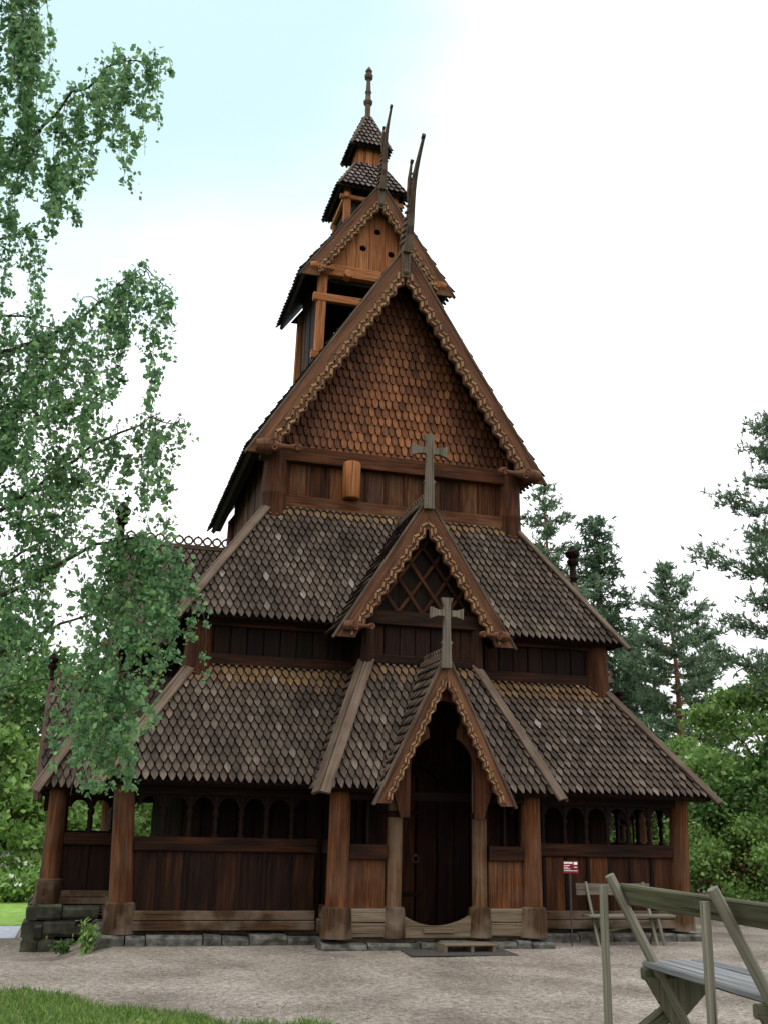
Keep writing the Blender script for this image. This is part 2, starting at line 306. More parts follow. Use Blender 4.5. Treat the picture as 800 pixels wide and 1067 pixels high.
def clip(poly, C):
    out = poly
    for i in range(len(C)):
        a, b = C[i], C[(i+1) % len(C)]; ex, ey = b[0]-a[0], b[1]-a[1]
        inp, out = out, []
        for j in range(len(inp)):
            p, q = inp[j], inp[(j+1) % len(inp)]
            dp = ex*(p[1]-a[1])-ey*(p[0]-a[0]); dq = ex*(q[1]-a[1])-ey*(q[0]-a[0])
            if dp >= 0: out.append(p)
            if dp*dq < 0:
                t = dp/(dp-dq); out.append((p[0]+(q[0]-p[0])*t, p[1]+(q[1]-p[1])*t))
        if len(out) < 3: return []
    return out
def roof_plane(mb, poly, pitch=.178, w=.138, slab=.09, fade_top=0, shape='tongue', mat=0, slabmat=1, over=.05, thick=.045, slab_on=True, wear_shade=0):
    "poly: convex 3-D outline, first edge is the eave (left to right seen from outside)"
    P = [V(p) for p in poly]
    eu = (P[1]-P[0]).normalized(); n = None
    for i in range(2, len(P)):
        c = eu.cross(P[i]-P[0])
        if c.length > 1e-4: n = c.normalized(); break
    if n.z < 0: n = -n
    ev = n.cross(eu); 
    if ev.z < 0: ev = -ev
    q = [((p-P[0]).dot(eu), (p-P[0]).dot(ev)) for p in P]
    area = sum(q[i][0]*q[(i+1) % len(q)][1]-q[(i+1) % len(q)][0]*q[i][1] for i in range(len(q)))
    if area < 0: q = q[::-1]
    if slab_on:
        vs = [p-n*.012 for p in P]+[p-n*(slab+.012) for p in P]; k = len(P)
        mb.add(vs, [list(range(k)), [k+i for i in range(k)][::-1]]+[[i, (i+1) % k, k+(i+1) % k, k+i] for i in range(k)], slabmat,
               [((v-P[0]).dot(ev), (v-P[0]).dot(eu), 0) for v in vs])
    # shingles hang a little past the eave
    q2 = [(a, b-over if b < 1e-3 else b) for a, b in q]
    u0, u1 = min(a for a, b in q), max(a for a, b in q); vm = max(b for a, b in q)
    rows = int((vm+over)/pitch)+1; Ls = pitch*1.95
    for r in range(rows):
        v0 = -over+r*pitch
        off = (r % 2)*.5*w
        c = u0-w+off
        while c < u1+w:
            jv = R.uniform(-.012, .012); jr = R.uniform(-.022, .022); g = w*R.uniform(.425, .47); jh = R.uniform(0, .012); tl = R.uniform(-.06, .06)
            if shape == 'tongue': s = [(-g, Ls), (-g, pitch*1.12), (-g*.84, pitch*.60), (-g*.17, 0), (g*.17, 0), (g*.84, pitch*.60), (g, pitch*1.12), (g, Ls)]
            else: s = [(-g, Ls), (-g, pitch*1.05), (-g*.84, pitch*.40), (-g*.44, 0), (g*.44, 0), (g*.84, pitch*.40), (g, pitch*1.05), (g, Ls)]
            s = [(c+a+jr*b, v0+b+jv) for a, b in s]
            pl = clip(s, q2)
            if len(pl) >= 3:
                top = [P[0]+eu*a+ev*b+n*(.012+jh+.085*(1-(b-v0)/Ls)+tl*(a-c)) for a, b in pl]
                bot = [t-n*thick for t in top]; k = len(pl)
                d = vm-v0-pitch*.5
                fd = 0.
                if fade_top: 
                    fd = ss(fade_top, fade_top*.45, d+R.uniform(-.1, .1))*R.uniform(.35, .95)
                    if d < pitch*.75: fd *= .35
                if wear_shade:  # paler weathered centre, with overhang shade painted in towards the rakes
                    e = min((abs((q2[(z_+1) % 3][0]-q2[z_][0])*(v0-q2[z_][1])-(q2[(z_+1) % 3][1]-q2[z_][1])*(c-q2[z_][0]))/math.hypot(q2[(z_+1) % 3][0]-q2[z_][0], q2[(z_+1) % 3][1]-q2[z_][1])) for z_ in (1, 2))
                    fd = ss(.35, 1.75, e)*R.uniform(.05, 1.)*wear_shade
                mb.add(top+bot, [list(range(k))]+[[i, k+i, k+(i+1) % k, (i+1) % k] for i in range(k)], mat,
                       [(b, a, 0) for a, b in pl]*2, fd)
                for z_ in range(k): mb.m[-1-z_] = slabmat  # dark side faces: tarred edges, plus shade painted between the shingles
            c += w
def planks(mb, p0, p1, z0, z1, w=.28, t=.05, nrm=(0, -1, 0), mat=0, gap=.012, mats=None):
    p0 = V((*p0, 0)); p1 = V((*p1, 0)); L = (p1-p0).length; a = (p1-p0)/L; k = max(1, round(L/w)); ww = L/k
    for i in range(k):
        c = p0+a*(ww*(i+.5)); o = V(nrm)*R.uniform(-.008, .01)
        mb.beam(c+o+V((0, 0, z0)), c+o+V((0, 0, z1)), ww-gap, t, up=nrm, mat=mats[R.randrange(len(mats))] if mats else mat)

# ================================================================== CHURCH
church = thing('stave_church', 'tall dark brown wooden stave church with shingled roofs standing on gravel', 'church', (0, 0, 0))
I4 = Matrix.Identity(4)
Y1 = .9; YC = 5.82; YB = 2*YC-Y1
W1 = 5.0; EW = 5.46; EY = .40; E1 = 2.47; W2 = 3.99; Y2 = 1.87; T1 = 4.58
def my(y): return 2*YC-y
# local frames of the three portal bays: x along the wall, y outwards negative, wall line at y = 0
FR = {'front': Matrix.Translation((0, Y1, 0)),
      'left': Matrix.Translation((-5.25, YC, 0)) @ Matrix.Rotation(rad(-90), 4, 'Z'),
      'right': Matrix.Translation((5.25, YC, 0)) @ Matrix.Rotation(rad(90), 4, 'Z')}

# foundation
mb = MB()
def stone_row(mb, p0, p1, z0, z1, d, nrm, lo=.35, hi=.8):
    p0 = V((*p0, 0)); p1 = V((*p1, 0)); L = (p1-p0).length; a = (p1-p0)/L; t = 0
    while t < L-.05:
        l = min(R.uniform(lo*.7, hi*1.25), L-t); zt = z1-R.uniform(0, .05)
        q0 = p0+a*(t+.01); q1 = p0+a*(t+l-.01); m = (z0+zt)/2; o = V(nrm)*R.uniform(-.03, .04)
        mb.beam(q0+o+V((0, 0, m)), q1+o+V((0, 0, m)), d, zt-z0, up=(R.gauss(0, .03), R.gauss(0, .05), 1), mat=0, ch=R.uniform(.03, .06), w1=d*R.uniform(.9, 1.1), h1=(zt-z0)*R.uniform(.88, 1))
        t += l
stone_row(mb, (-5.35, .86), (5.35, .86), -.25, .165, .5, (0, -1, 0))
stone_row(mb, (-1.95, -.02), (1.95, -.02), -.25, .145, .5, (0, -1, 0))
for sx in (-1, 1):
    stone_row(mb, (sx*5.02, 1.1), (sx*5.02, 10.5), -.6, .165, .5, (sx, 0, 0))
stone_row(mb, (-5.3, YB), (5.3, YB), -.6, .165, .5, (0, 1, 0))
mb.build('stone_foundation', 'stone', church)
mb = MB()
for sx in (-1, 1):
    mb = MB()
    for z0, z1 in ((-.75, -.2), (-.19, .1), (.11, .375)):
        stone_row(mb, (sx*6.18, 3.85), (sx*6.18, 7.8), z0, z1, .62, (sx, 0, 0), .5, 1.)
        stone_row(mb, (sx*5.2, 4.12), (sx*6.3, 4.12), z0, z1, .6, (0, -1, 0), .35, .7)
        stone_row(mb, (sx*5.2, 7.5), (sx*6.3, 7.5), z0, z1, .6, (0, 1, 0), .35, .7)
    tag(mb.build('stone_plinth', 'mossy', church), 'dark mossy plinth stones', None)
mb = MB()
mb.beam((0, 1.0, .12), (0, YB-.1, .12), 9.6, .1, mat=0)
mb.beam((0, .1, .12), (0, 1.0, .12), 3.2, .098, mat=0)
mb.build('floor', 'plank_grey', church)

# posts -----------------------------------------------------------
def post(x, y, z0, z1, r, T=I4, base=.47, mat='post', rb=None, taper=.9, lean=0):
    mb = MB(T)
    mb.lathe((x, y, z0+base*.9), [(0, r*1.05), (.06, r), ((z1-z0-base)*.5, r*(1+taper)/2), (z1-z0-base*.9, r*taper)], 20, axis=(lean, 0, 1))
    o = mb.build('post', mat, church, True)
    rb = rb or r*1.28
    mb = MB(T)
    mb.lathe((x, y, z0), [(0, rb*1.08), (base*.86, rb*1.0), (base*.95, rb*.97), (base, r*.98)], 20)
    mb.build('base_block', 'base', o, True)
    return o
for sx in (-1, 1):
    for y in (Y1, YB): post(sx*(W1-.04), y, .16, 2.45, .185, lean=sx*.05)

def arcade(p0, p1, nrm, T=I4, step=.42, zs=(.2, .5, 1.40, 1.62), top=2.42, tone=('tar_mid', 'black'), grey_low=False, n=None, bare=False):
    "parapet wall with rail, sill beams, turned balusters and an arched head board"
    mb = MB(T)
    planks(mb, p0, p1, zs[1]-.05, zs[2]+.03, .42, .05, nrm, mats=[0])
    a3 = (V((*p1, 0))-V((*p0, 0))); L = a3.length; a = a3/L; nn = V(nrm); P0 = V((*p0, 0))
    k = max(1, round(L/.42))
    for i in range(1, 1 if bare else k):
        c = P0+a*(L*i/k)+nn*.035
        mb.beam(c+V((0, 0, zs[1]-.02)), c+V((0, 0, zs[2]+.02)), .07, .04, up=nrm, mat=1)
    par = mb.build('parapet', tone, church)
    mb = MB(T); z = (zs[2]+zs[3])/2
    mb.beam(P0+V((0, 0, z))+nn*.02, P0+a*L+V((0, 0, z))+nn*.02, .14, zs[3]-zs[2])
    mb.build('rail', 'tar_mid', par)
    mb = MB(T)
    if grey_low:
        h = (zs[1]-zs[0]+.06)
        for j in range(2): mb.beam(P0+nn*.03+V((0, 0, zs[0]+h*(j+.5)/2)), P0+a*L+nn*.03+V((0, 0, zs[0]+h*(j+.5)/2)), .13, h/2-.008)
        mb.build('sill_beam', 'plank_grey', par)
    else:
        h = (zs[1]-zs[0])/2
        mb.beam(P0+nn*.05+V((0, 0, zs[0]+h*.5)), P0+a*L+nn*.05+V((0, 0, zs[0]+h*.5)), .2, h-.008)
        mb.beam(P0+nn*.03+V((0, 0, zs[0]+h*1.5)), P0+a*L+nn*.03+V((0, 0, zs[0]+h*1.5)), .16, h-.006)
        mb.build('sill_beam', 'base', par)
    if bare:
        mb = MB(T); mb.beam(P0+a*L*.5+V((0, 0, zs[3]-.01)), P0+a*L*.5+V((0, 0, top)), .04, .04); mb.build('mullion', 'tar_dark', par)
        return par
    k = n or max(2, round(L/step)); H = top-.02-zs[3]
    for i in range(1, k):
        c = P0+a*(L*i/k)+V((0, 0, zs[3]-.01)); mb = MB(T)
        mb.lathe(c, [(0, .06), (H*.06, .06), (H*.09, .036), (H*.30, .045), (H*.40, .03), (H*.46, .055), (H*.50, .06), (H*.54, .055), (H*.60, .034), (H*.72, .046), (H*.8, .06), (H*.86, .064), (H, .066)], 10)
        mb.build('baluster', 'tar_dark', par, True)
    mb = MB(T); w = L/k; r = w*.5-.055; za = top-.30
    lo = [(0, top), (0, za-.0)]
    for i in range(k):
        cx = w*(i+.5)
        for j in range(9):
            t = PI-PI*j/8; lo.append((cx+r*math.cos(t), za-.02+r*.95*math.sin(t)))
    lo += [(L, za), (L, top)]
    mb.prism(lo, P0-nn*.03, a, V((0, 0, 1)), .05 if a.cross(V((0, 0, 1))).dot(nn) > 0 else -.05, 0, 'x')
    mb.build('arched_head_board', 'black', par)
    return par
arcade((-4.83, Y1), (-1.85, Y1), (0, -1, 0))
arcade((1.85, Y1), (4.83, Y1), (0, -1, 0), tone=('tar', 'black'))
for sx in (-1, 1):
    arcade((sx*W1, 1.07), (sx*W1, 4.1), (sx, 0, 0), tone=('tar_dark', 'black'))
    arcade((sx*W1, 7.54), (sx*W1, YB-.17), (sx, 0, 0), tone=('tar_dark', 'black'))
# top plates
mb = MB()
for a, b in (((-W1, Y1), (W1, Y1)), ((-W1, YB), (W1, YB))):
    mb.beam((*a, 2.36), (*b, 2.36), .2, .16)
for sx in (-1, 1): mb.beam((sx*W1, Y1+.1, 2.358), (sx*W1, YB-.1, 2.358), .2, .16)
mb.build('wall_plate', 'tar_dark', church)

# inner wall of the aisle (rises above the lower roof)
mb = MB()
planks(mb, (-W2, Y2), (-.62, Y2), .17, 5.46, .3, .07, (0, -1, 0), mats=[0, 1])
planks(mb, (.62, Y2), (W2, Y2), .17, 5.46, .3, .07, (0, -1, 0), mats=[0, 1])
planks(mb, (-.62, Y2), (.62, Y2), 2.7, 5.46, .3, .07, (0, -1, 0), mats=[0, 1])
planks(mb, (-W2, my(Y2)), (W2, my(Y2)), .17, 5.46, .3, .07, (0, 1, 0), mats=[0, 1])
for sx in (-1, 1): planks(mb, (sx*W2, Y2), (sx*W2, my(Y2)), .17, 5.46, .3, .07, (sx, 0, 0), mats=[0, 1])
wall = mb.build('aisle_wall', ['tar_mid', 'tar_dark'], church)
mb = MB()
for y in (Y2-.05, my(Y2)+.05):
    mb.beam((-W2, y, 4.68), (W2, y, 4.68), .14, .2); mb.beam((-W2, y, 5.38), (W2, y, 5.38), .16, .18)
for sx in (-1, 1):
    mb.beam((sx*(W2+.05), Y2, 4.68), (sx*(W2+.05), my(Y2), 4.68), .14, .2); mb.beam((sx*(W2+.05), Y2, 5.38), (sx*(W2+.05), my(Y2), 5.38), .16, .18)
mb.build('wall_beam', 'tar_mid', wall)
for sx in (-1, 1):
    for y in (Y2, my(Y2)):
        mb = MB(); mb.lathe((sx*(W2-.04), y, 4.2), [(0, .26), (.4, .25), (.62, .235), (1.3, .22)], 18); mb.build('corner_post', 'tar', wall, True)
# door
mb = MB()
for i, (x, w) in enumerate(((-.42, .38), (-.02, .40), (.4, .40))):
    mb.beam((x, Y2-.02, .2), (x, Y2-.02, 2.75), w-.012, .07, up=(0, -1, 0))
door = mb.build('door', 'tar_mid', church)
mb = MB()
for s in (-1, 1):
    mb.beam((s*.68, Y2-.09, .2), (s*.68, Y2-.09, 2.75), .2, .14, up=(0, -1, 0))
pts = [(.8*math.cos(PI*j/10), 2.6+.5*math.sin(PI*j/10)) for j in range(11)]+[(-.58*math.cos(PI*j/10), 2.6+.34*math.sin(PI*j/10)) for j in range(11)]
mb.prism(pts, (0, Y2-.05, 0), (1, 0, 0), (0, 0, 1), .11)
mb.build('carved_door_frame', 'tar_dark', door)
mb = MB(); mb.ring((.18, Y2-.085, 1.3), (0, 1, 0), .06, .011); mb.lathe((.18, Y2-.05, 1.36), [(0, .03), (.03, .028), (.045, .01)], 8, axis=(0, -1, 0)); mb.build('ring_handle', 'iron', door)
mb = MB()
for z in (.7, 2.1):
    mb.beam((-.6, Y2-.065, z), (.3, Y2-.065, z), .012, .07)
mb.build('hinge_strap', 'black', door)

# main roofs ------------------------------------------------------
def hip_roof(name, e, t, ze, zt, fade, bays=False):
    "e=(half width, front y, back y) at the eave, t the same at the top"
    ce = [(-e[0], e[1]), (e[0], e[1]), (e[0], e[2]), (-e[0], e[2])]; ct = [(-t[0], t[1]), (t[0], t[1]), (t[0], t[2]), (-t[0], t[2])]
    mb = MB()
    for i in range(4):
        j = (i+1) % 4
        if bays and i != 2:
            m0 = (V((*ce[i], ze))+V((*ce[j], ze)))/2; m1 = (V((*ct[i], zt))+V((*ct[j], zt)))/2
            a = (V((*ce[j], ze))-V((*ce[i], ze))).normalized()
            roof_plane(mb, [(*ce[i], ze), m0-a*1.98, m1-a*.98, (*ct[i], zt)], fade_top=fade)
            roof_plane(mb, [m0+a*1.98, (*ce[j], ze), (*ct[j], zt), m1+a*.98], fade_top=fade)
        else: roof_plane(mb, [(*ce[i], ze), (*ce[j], ze), (*ct[j], zt), (*ct[i], zt)], fade_top=fade)
    o = mb.build(name, ['sh', 'tar_dark'], church)
    for i in range(4):
        a = V((*ce[i], ze)); b = V((*ct[i], zt)); d = (b-a).normalized()
        out = V((a.x-b.x, a.y-b.y, 0)).normalized(); up = (V((0, 0, 1))*abs(out.dot(a-b))+out*(zt-ze)).normalized()
        mb = MB()
        a2 = a-d*.16; 
        sd = d.cross(up).normalized()
        for s in (-1, 1):
            o2 = sd*s*.083+up*.045
            mb.beam(a2+o2, b+d*.05+o2, .15, .05, up=(up+sd*s*.45).normalized())
        mb.build('hip_board', 'hip', o)
    return o
hip_roof('lower_roof', (EW, EY, my(EY)), (W2+.02, Y2-.02, my(Y2-.02)), E1, T1, .62, True)
hip_roof('upper_roof', (4.37, 1.5, my(1.5)), (2.67, 2.86, my(2.86)), 5.41, 7.98, .42)

# carved verge boards -----------------------------------------------
def verge(T, parent, hw, zf, za, y, wd, per, plain, foot_cut=None, rb=.035, mat='barge', back=False, t=.06):
    "two barge boards with a scalloped lower edge and twin zigzag ribbons"
    for s in (-1, 1):
        foot = V((s*hw, zf)); apex = V((0, za)); d = (apex-foot); L = d.length; d.normalize()
        nrm = V((-s*d.y*s, d.x*s)) if False else V((d.y, -d.x))
        if nrm.x*s > 0: nrm = -nrm      # inwards and downwards
        if nrm.y > 0: nrm = -nrm
        def P(a, b): 
            p = foot+d*a+nrm*b; return (p.x, p.y)
        k = max(3, round(L/per)); pp = L/k
        poly = [P(-.06, 0)]; low = []
        for i in range(k+3):
            for da, db in ((.0, -.085), (.45, .08), (.55, .085)):
                low.append((pp*(i+da), wd*(.92+db)))
        low = [P(a, b) for a, b in low]
        z0_ = P(-.06, 0)[1]; x0_ = P(-.06, 0)[0]
        low = [(x0_-s*wd*.9/abs(nrm.x), z0_)]+[p for p in low if s*p[0] > .004 and p[1] > z0_+.03 and abs(p[0]) < abs(x0_)-wd*.8/abs(nrm.x)]
        # end exactly on the centre line
        q = low[-1]; low.append((0.002*s, q[1]+abs(q[0])*d.y/max(.1, abs(d.x))*.9))
        poly = [P(-.06, 0)]+low+[(0.002*s, za)]
        mb = MB(T)
        mb.prism(poly, (0, y, 0), (1, 0, 0), (0, 0, 1), t, 0, 'x')
        mb.g = [((g_[0]-mb.g[0][0])*d.x+(g_[1]-mb.g[0][1])*d.y+7*s, (g_[0]-mb.g[0][0])*nrm.x+(g_[1]-mb.g[0][1])*nrm.y+3, g_[2]) for g_ in mb.g]
        # lighter drip edge along the top
        a = P(-.1, -.02); b = P(L, -.02)
        mb.beam((a[0], y-t*.5, a[1]), (s*.012, y-t*.5, za+.03), t*1.7, .045, up=(nrm.x*-1, 0, nrm.y*-1), mat=1)
        # one plain moulding
        a = P(0.02, plain*wd); b = P(L, plain*wd)
        o = mb.build('barge_board', [mat, 'hip'], parent)
        mb = MB(T)
        for off, y2 in ((.56, .0), (.80, .004)):
            pts = []
            for i in range(k+3):
                for da, db in ((.0, -.085), (.45, .08), (.55, .085)):
                    pts.append((pp*(i+da), wd*(off+db)))
            pts = [P(a, b) for a, b in pts]; pts = [p for p in pts if s*p[0] > rb*.6 and p[1] > z0_+.05]
            for p, q in zip(pts, pts[1:]):
                dx, dz = q[0]-p[0], q[1]-p[1]; l = math.hypot(dx, dz)
                if l < 1e-4: continue
                e = rb*.35/l
                mb.beam((p[0]-dx*e, y-t-.008-y2, p[1]-dz*e), (q[0]+dx*e, y-t-.008-y2, q[1]+dz*e), .03, rb, up=(-dz, 0, dx), ch=.004)
        mb.build('zigzag_ribbon', 'carve', o)
def beam_head(T, parent, x, s, y, z, L, r, mat='barge'):
    "carved animal head on the end of the tie beam, pointing inwards"
    mb = MB(T)
    pr = [(-.12, .8), (0, 1.0), (.05, 1.05), (.06, .95), (.15, 1.1), (.16, 1.0), (.26, 1.0), (.27, .88), (.38, .74), (.48, .48), (.6, .38), (.72, .40), (.80, .62), (.86, .72), (.92, .66), (.97, .45), (1, .2)]
    mb.lathe((x, y, z), [(h*L, q*r) for h, q in pr], 10, axis=(-s, 0, .03), sx=.85, sy=1)
    for h, q, dz in ((.24, .5, .75), (.3, .5, -.7), (.84, .36, .5), (.86, .3, -.45)):
        mb.ring((x-s*h*L, y-r*.8, z+dz*r*.6), (0, 1, 0), r*q*.62, r*.13, 12, 5)
    mb.lathe((x-s*.9*L, y-r*.5, z+.22*r), [(0, r*.16), (r*.2, r*.1)], 6, axis=(0, -1, 0))
    return mb.build('carved_beam_head', mat, parent, True)
def crest(T, parent, p0, p1, h=.2, mat='hip'):
    "pierced ridge crest: rings between two rails"
    mb = MB(T); p0 = V(p0); p1 = V(p1); a = (p1-p0); L = a.length; a.normalize(); k = max(2, round(L/(h*.95)))
    sd = a.cross(V((0, 0, 1))).normalized()
    mb.beam(p0+V((0, 0, .02)), p1+V((0, 0, .02)), .16, .1)
    for i in range(k):
        mb.ring(p0+a*(L*(i+.5)/k)+V((0, 0, .07+h*.5)), sd, h*.40, h*.11, 12, 5)
        mb.lathe(p0+a*(L*(i+.5)/k)+V((0, 0, .06+h*.92)), [(0, h*.12), (h*.16, h*.1), (h*.2, .004)], 6)
    mb.build('ridge_crest', mat, parent)
def cross(T, parent, x, y, z0, z1, arm, w=.12):
    mb = MB(T); zc = z1-(arm*.92)
    f = w*.78; n_ = w*.45
    poly = [(-w*.62, z0), (w*.62, z0), (w*.56, z0+.42*(zc-z0)), (w*.8, z0+.46*(zc-z0)), (w*.5, z0+.5*(zc-z0)), (n_, zc-.12), (n_*1.1, zc-n_), (arm*.55, zc-n_*.9), (arm, zc-f), (arm, zc+f), (arm*.55, zc+n_*.9),
            (n_*1.1, zc+n_), (n_*.95, z1-arm*.5), (f*1.05, z1), (-f*1.05, z1), (-n_*.95, z1-arm*.5), (-n_*1.1, zc+n_), (-arm*.55, zc+n_*.9), (-arm, zc+f), (-arm, zc-f), (-arm*.55, zc-n_*.9),
            (-n_*1.1, zc-n_), (-n_, zc-.12), (-w*.5, z0+.5*(zc-z0)), (-w*.8, z0+.46*(zc-z0)), (-w*.56, z0+.42*(zc-z0))]
    mb.prism(poly, (x, y+.045, 0), (1, 0, 0), (0, 0, 1), .09)
    mb.build('cross', 'grey', parent)

# portal bays ---------------------------------------------------------
def bay(side):
    T = FR[side]; front = side == 'front'
    zb = .16 if front else .34
    vl = (-.477 if front else -.21)          # local y of the main eave
    dep = -.877
    for s in (-1, 1):
        post(s*1.66, dep, zb, 2.45, .185, T)
        p = post(s*.735, dep, zb, 2.95, .125, T, base=.47, rb=.185, mat='worn', taper=1.0)
        mb = MB(T); mb.lathe((s*.735, dep, 2.0), [(0, .135), (.03, .155), (.07, .16), (.1, .14)], 16); mb.build('capital', 'tar_dark', p, True)
    for s in (-1, 1):
        arcade((min(s*1.5, s*.88), dep), (max(s*1.5, s*.88), dep), (0, -1, 0), T, zs=(zb+.01, .54, 1.34, 1.57), tone=('post', 'tar_dark'), grey_low=True, bare=True)
        b = 0. if front else .25
        arcade((s*1.66, dep+.17), (s*1.66, -.05+b), (s, 0, 0), T, zs=(zb+.02, .6, 1.40, 1.62), tone=('tar_dark', 'black'), n=2 if not front else 2)
    for s in (-1, 1):
        mb = MB(T)
        mb.beam((s*1.75, dep, 2.34), (s*.8, dep, 2.34), .18, .17); mb.beam((s*1.66, dep+.1, 2.338), (s*1.66, .3, 2.338), .16, .16)
        mb.build('wall_plate', 'tar_dark', church)
    # bay roof
    mb = MB(T); E = (2.02, -1.24, 2.42); t = (1.03, .06, 4.68)
    for s in (-1, 1):
        A, B, C, D = (s*E[0], E[1], E[2]), (s*1.02, E[1], E[2]), (s*.02, t[1], t[2]), (s*t[0], t[1], t[2])
        roof_plane(mb, [A, B, C, D] if s < 0 else [B, A, D, C], fade_top=.5, w=.132)
    vt = vl+(t[2]-E1)*.697+.12
    for s in (-1, 1):
        a = [(s*E[0], vl+.1, E[2]), (s*E[0], E[1], E[2])] if s < 0 else [(s*E[0], E[1], E[2]), (s*E[0], vl+.1, E[2])]
        b = [(s*t[0], t[1], t[2]), (s*t[0], vt, t[2])] if s < 0 else [(s*t[0], vt, t[2]), (s*t[0], t[1], t[2])]
        roof_plane(mb, a+b, w=.132)
    br = mb.build('bay_roof', ['sh', 'tar_dark'], church)
    for s in (-1, 1):
        a = V((s*E[0], E[1], E[2])); b = V((s*t[0], t[1], t[2])); d = (b-a).normalized()
        out = V((s, -1.2, 0)).normalized(); up = (out-d*out.dot(d)).normalized(); sd = d.cross(up).normalized()
        mb = MB(T)
        for q in (-1, 1):
            o2 = sd*q*.085+up*.055
            mb.beam(a-d*.14+o2, b+d*.02+o2, .165, .05, up=(up+sd*q*.45).normalized())
        mb.build('hip_board', 'hip', br)
    # portal gable
    g = (1.10, 2.36, 4.55); yf = -1.30
    mb = MB(T)
    for s in (-1, 1):
        A = (s*g[0], yf, g[1]); B = (s*g[0], -1.05, g[1]); C = (0, .16, g[2]); D = (0, yf, g[2])
        roof_plane(mb, [B, A, D, C] if s < 0 else [A, B, C, D], w=.13, pitch=.18, slab=.07)
    pg = mb.build('portal_gable', ['sh', 'tar_dark'], church)
    verge(T, pg, g[0]+.06, g[1]-.10, g[2]+.08, yf+.02, .225, .20, .3, rb=.030)
    crest(T, pg, (0, yf+.1, g[2]+.06), (0, .2, g[2]+.06), .13)
    if front: cross(T, pg, -.03, yf-.10, 4.42, 5.62, .29, .125)
    else: finial(T, pg, (0, yf-.02, g[2]-.1), .75)
    # keyhole arch board
    arch = []
    for j in range(13):
        tt = -.72*PI/2+PI+ (0)  # unused
    inner = [(-.56, 2.0), (-.56, 2.74)]
    for j in range(1, 8):
        a = PI-j*(PI/2*.72)/7; inner.append((.56*math.cos(a), 2.74+.60*math.sin(a)))
    r = .31; zc = 3.60
    a0 = math.atan2(3.30-zc, -.20); a1 = math.atan2(3.30-zc, .20)
    for j in range(1, 14):
        a = (a0+2*PI) - ((a0+2*PI)-a1)*j/14 if a0 < 0 else 0
        inner.append((r*math.cos(a), zc+r*math.sin(a)))
    right = [(-x, z) for x, z in inner[:9]][::-1]
    outer = [(.72, 2.0), (.90, 2.55), (0.0, 4.40), (-.90, 2.55), (-.72, 2.0)]
    mb = MB(T); mb.prism(inner+right+outer, (0, dep-.20, 0), (1, 0, 0), (0, 0, 1), .08)
    mb.build('keyhole_arch_board', 'tar', pg)
    # dished threshold
    mb = MB(T); pl = [(-.58, zb), (.58, zb)]+[(.58-1.16*j/14, .50-.17*math.sin(PI*j/14)**.8) for j in range(15)]
    mb.prism(pl, (0, dep+.07, 0), (1, 0, 0), (0, 0, 1), .14, 0, 'x')
    mb.beam((-.25, dep-.09, zb+.10), (.26, dep-.09, zb+.10), .04, .06)
    mb.build('threshold', 'plank_grey', church)
    # upper dormer with its own small gable
    mb = MB(T); yw = .05; zz = 5.35
    planks(mb, (-1.02, yw), (1.02, yw), 4.5, zz, .29, .06, (0, -1, 0), mats=[0, 0, 1])
    for s in (-1, 1): planks(mb, (s*1.02, yw), (s*1.02, 1.2), 4.5, zz+.1, .29, .06, (s, 0, 0), mats=[0, 1])
    for s in (-1, 1): mb.lathe((s*1.03, yw-.02, 4.45), [(0, .13), (1.0, .12)], 12)
    for z, h, y in ((4.72, .16, yw-.06), (5.48, .26, yw-.08)): mb.beam((-1.3 if z > 5 else -1.1, y, z), (1.3 if z > 5 else 1.1, y, z), .12, h)
    dw = mb.build('dormer_wall', ['tar_mid', 'tar_dark'], church)
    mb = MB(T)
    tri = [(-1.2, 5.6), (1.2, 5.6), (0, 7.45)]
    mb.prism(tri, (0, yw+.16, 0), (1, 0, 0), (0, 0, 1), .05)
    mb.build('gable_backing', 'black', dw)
    mb = MB(T)
    def xs(z): return 1.2*(7.45-z)/1.85
    for q in range(-3, 4):
        for sl in (-1, 1):
            c = q*.46; seg = []
            for tt in range(0, 41):
                z = 5.62+tt*.045; x = c+sl*(z-5.62)*.72
                if abs(x) < xs(z): seg.append((x, z))
            if len(seg) > 3: mb.beam((seg[0][0], yw+.03+.012*sl, seg[0][1]), (seg[-1][0], yw+.03+.012*sl, seg[-1][1]), .022, .06, up=(seg[-1][1]-seg[0][1], 0, -(seg[-1][0]-seg[0][0])))
    mb.build('lattice', 'tar', dw)
    g = (1.60, 5.2, 7.66); yf = -.18
    vu = (.62 if front else .88); ku = (.525 if front else .669)
    mb = MB(T)
    for s in (-1, 1):
        A = (s*g[0], yf, g[1]); B = (s*g[0], vu+(g[1]-5.41)*ku+.12, g[1]); C = (0, vu+(g[2]-5.41)*ku+.12, g[2]); D = (0, yf, g[2])
        roof_plane(mb, [B, A, D, C] if s < 0 else [A, B, C, D], w=.15, pitch=.2, slab=.08)
    dg = mb.build('dormer_gable', ['sh', 'tar_dark'], church)
    verge(T, dg, g[0]+.06, g[1]-.10, g[2]+.08, yf+.02, .35, .25, .3, rb=.040)
    crest(T, dg, (0, yf+.1, g[2]+.06), (0, C[1]+.15, g[2]+.06), .15 if front else .22)
    for s in (-1, 1): beam_head(T, dg, s*1.50, s, yf-.10, 5.24, .52, .095)
    if front: cross(T, dg, .0, yf-.10, 7.55, 9.02, .35, .15)
    else: finial(T, dg, (0, yf-.02, g[2]-.15), 1.15)
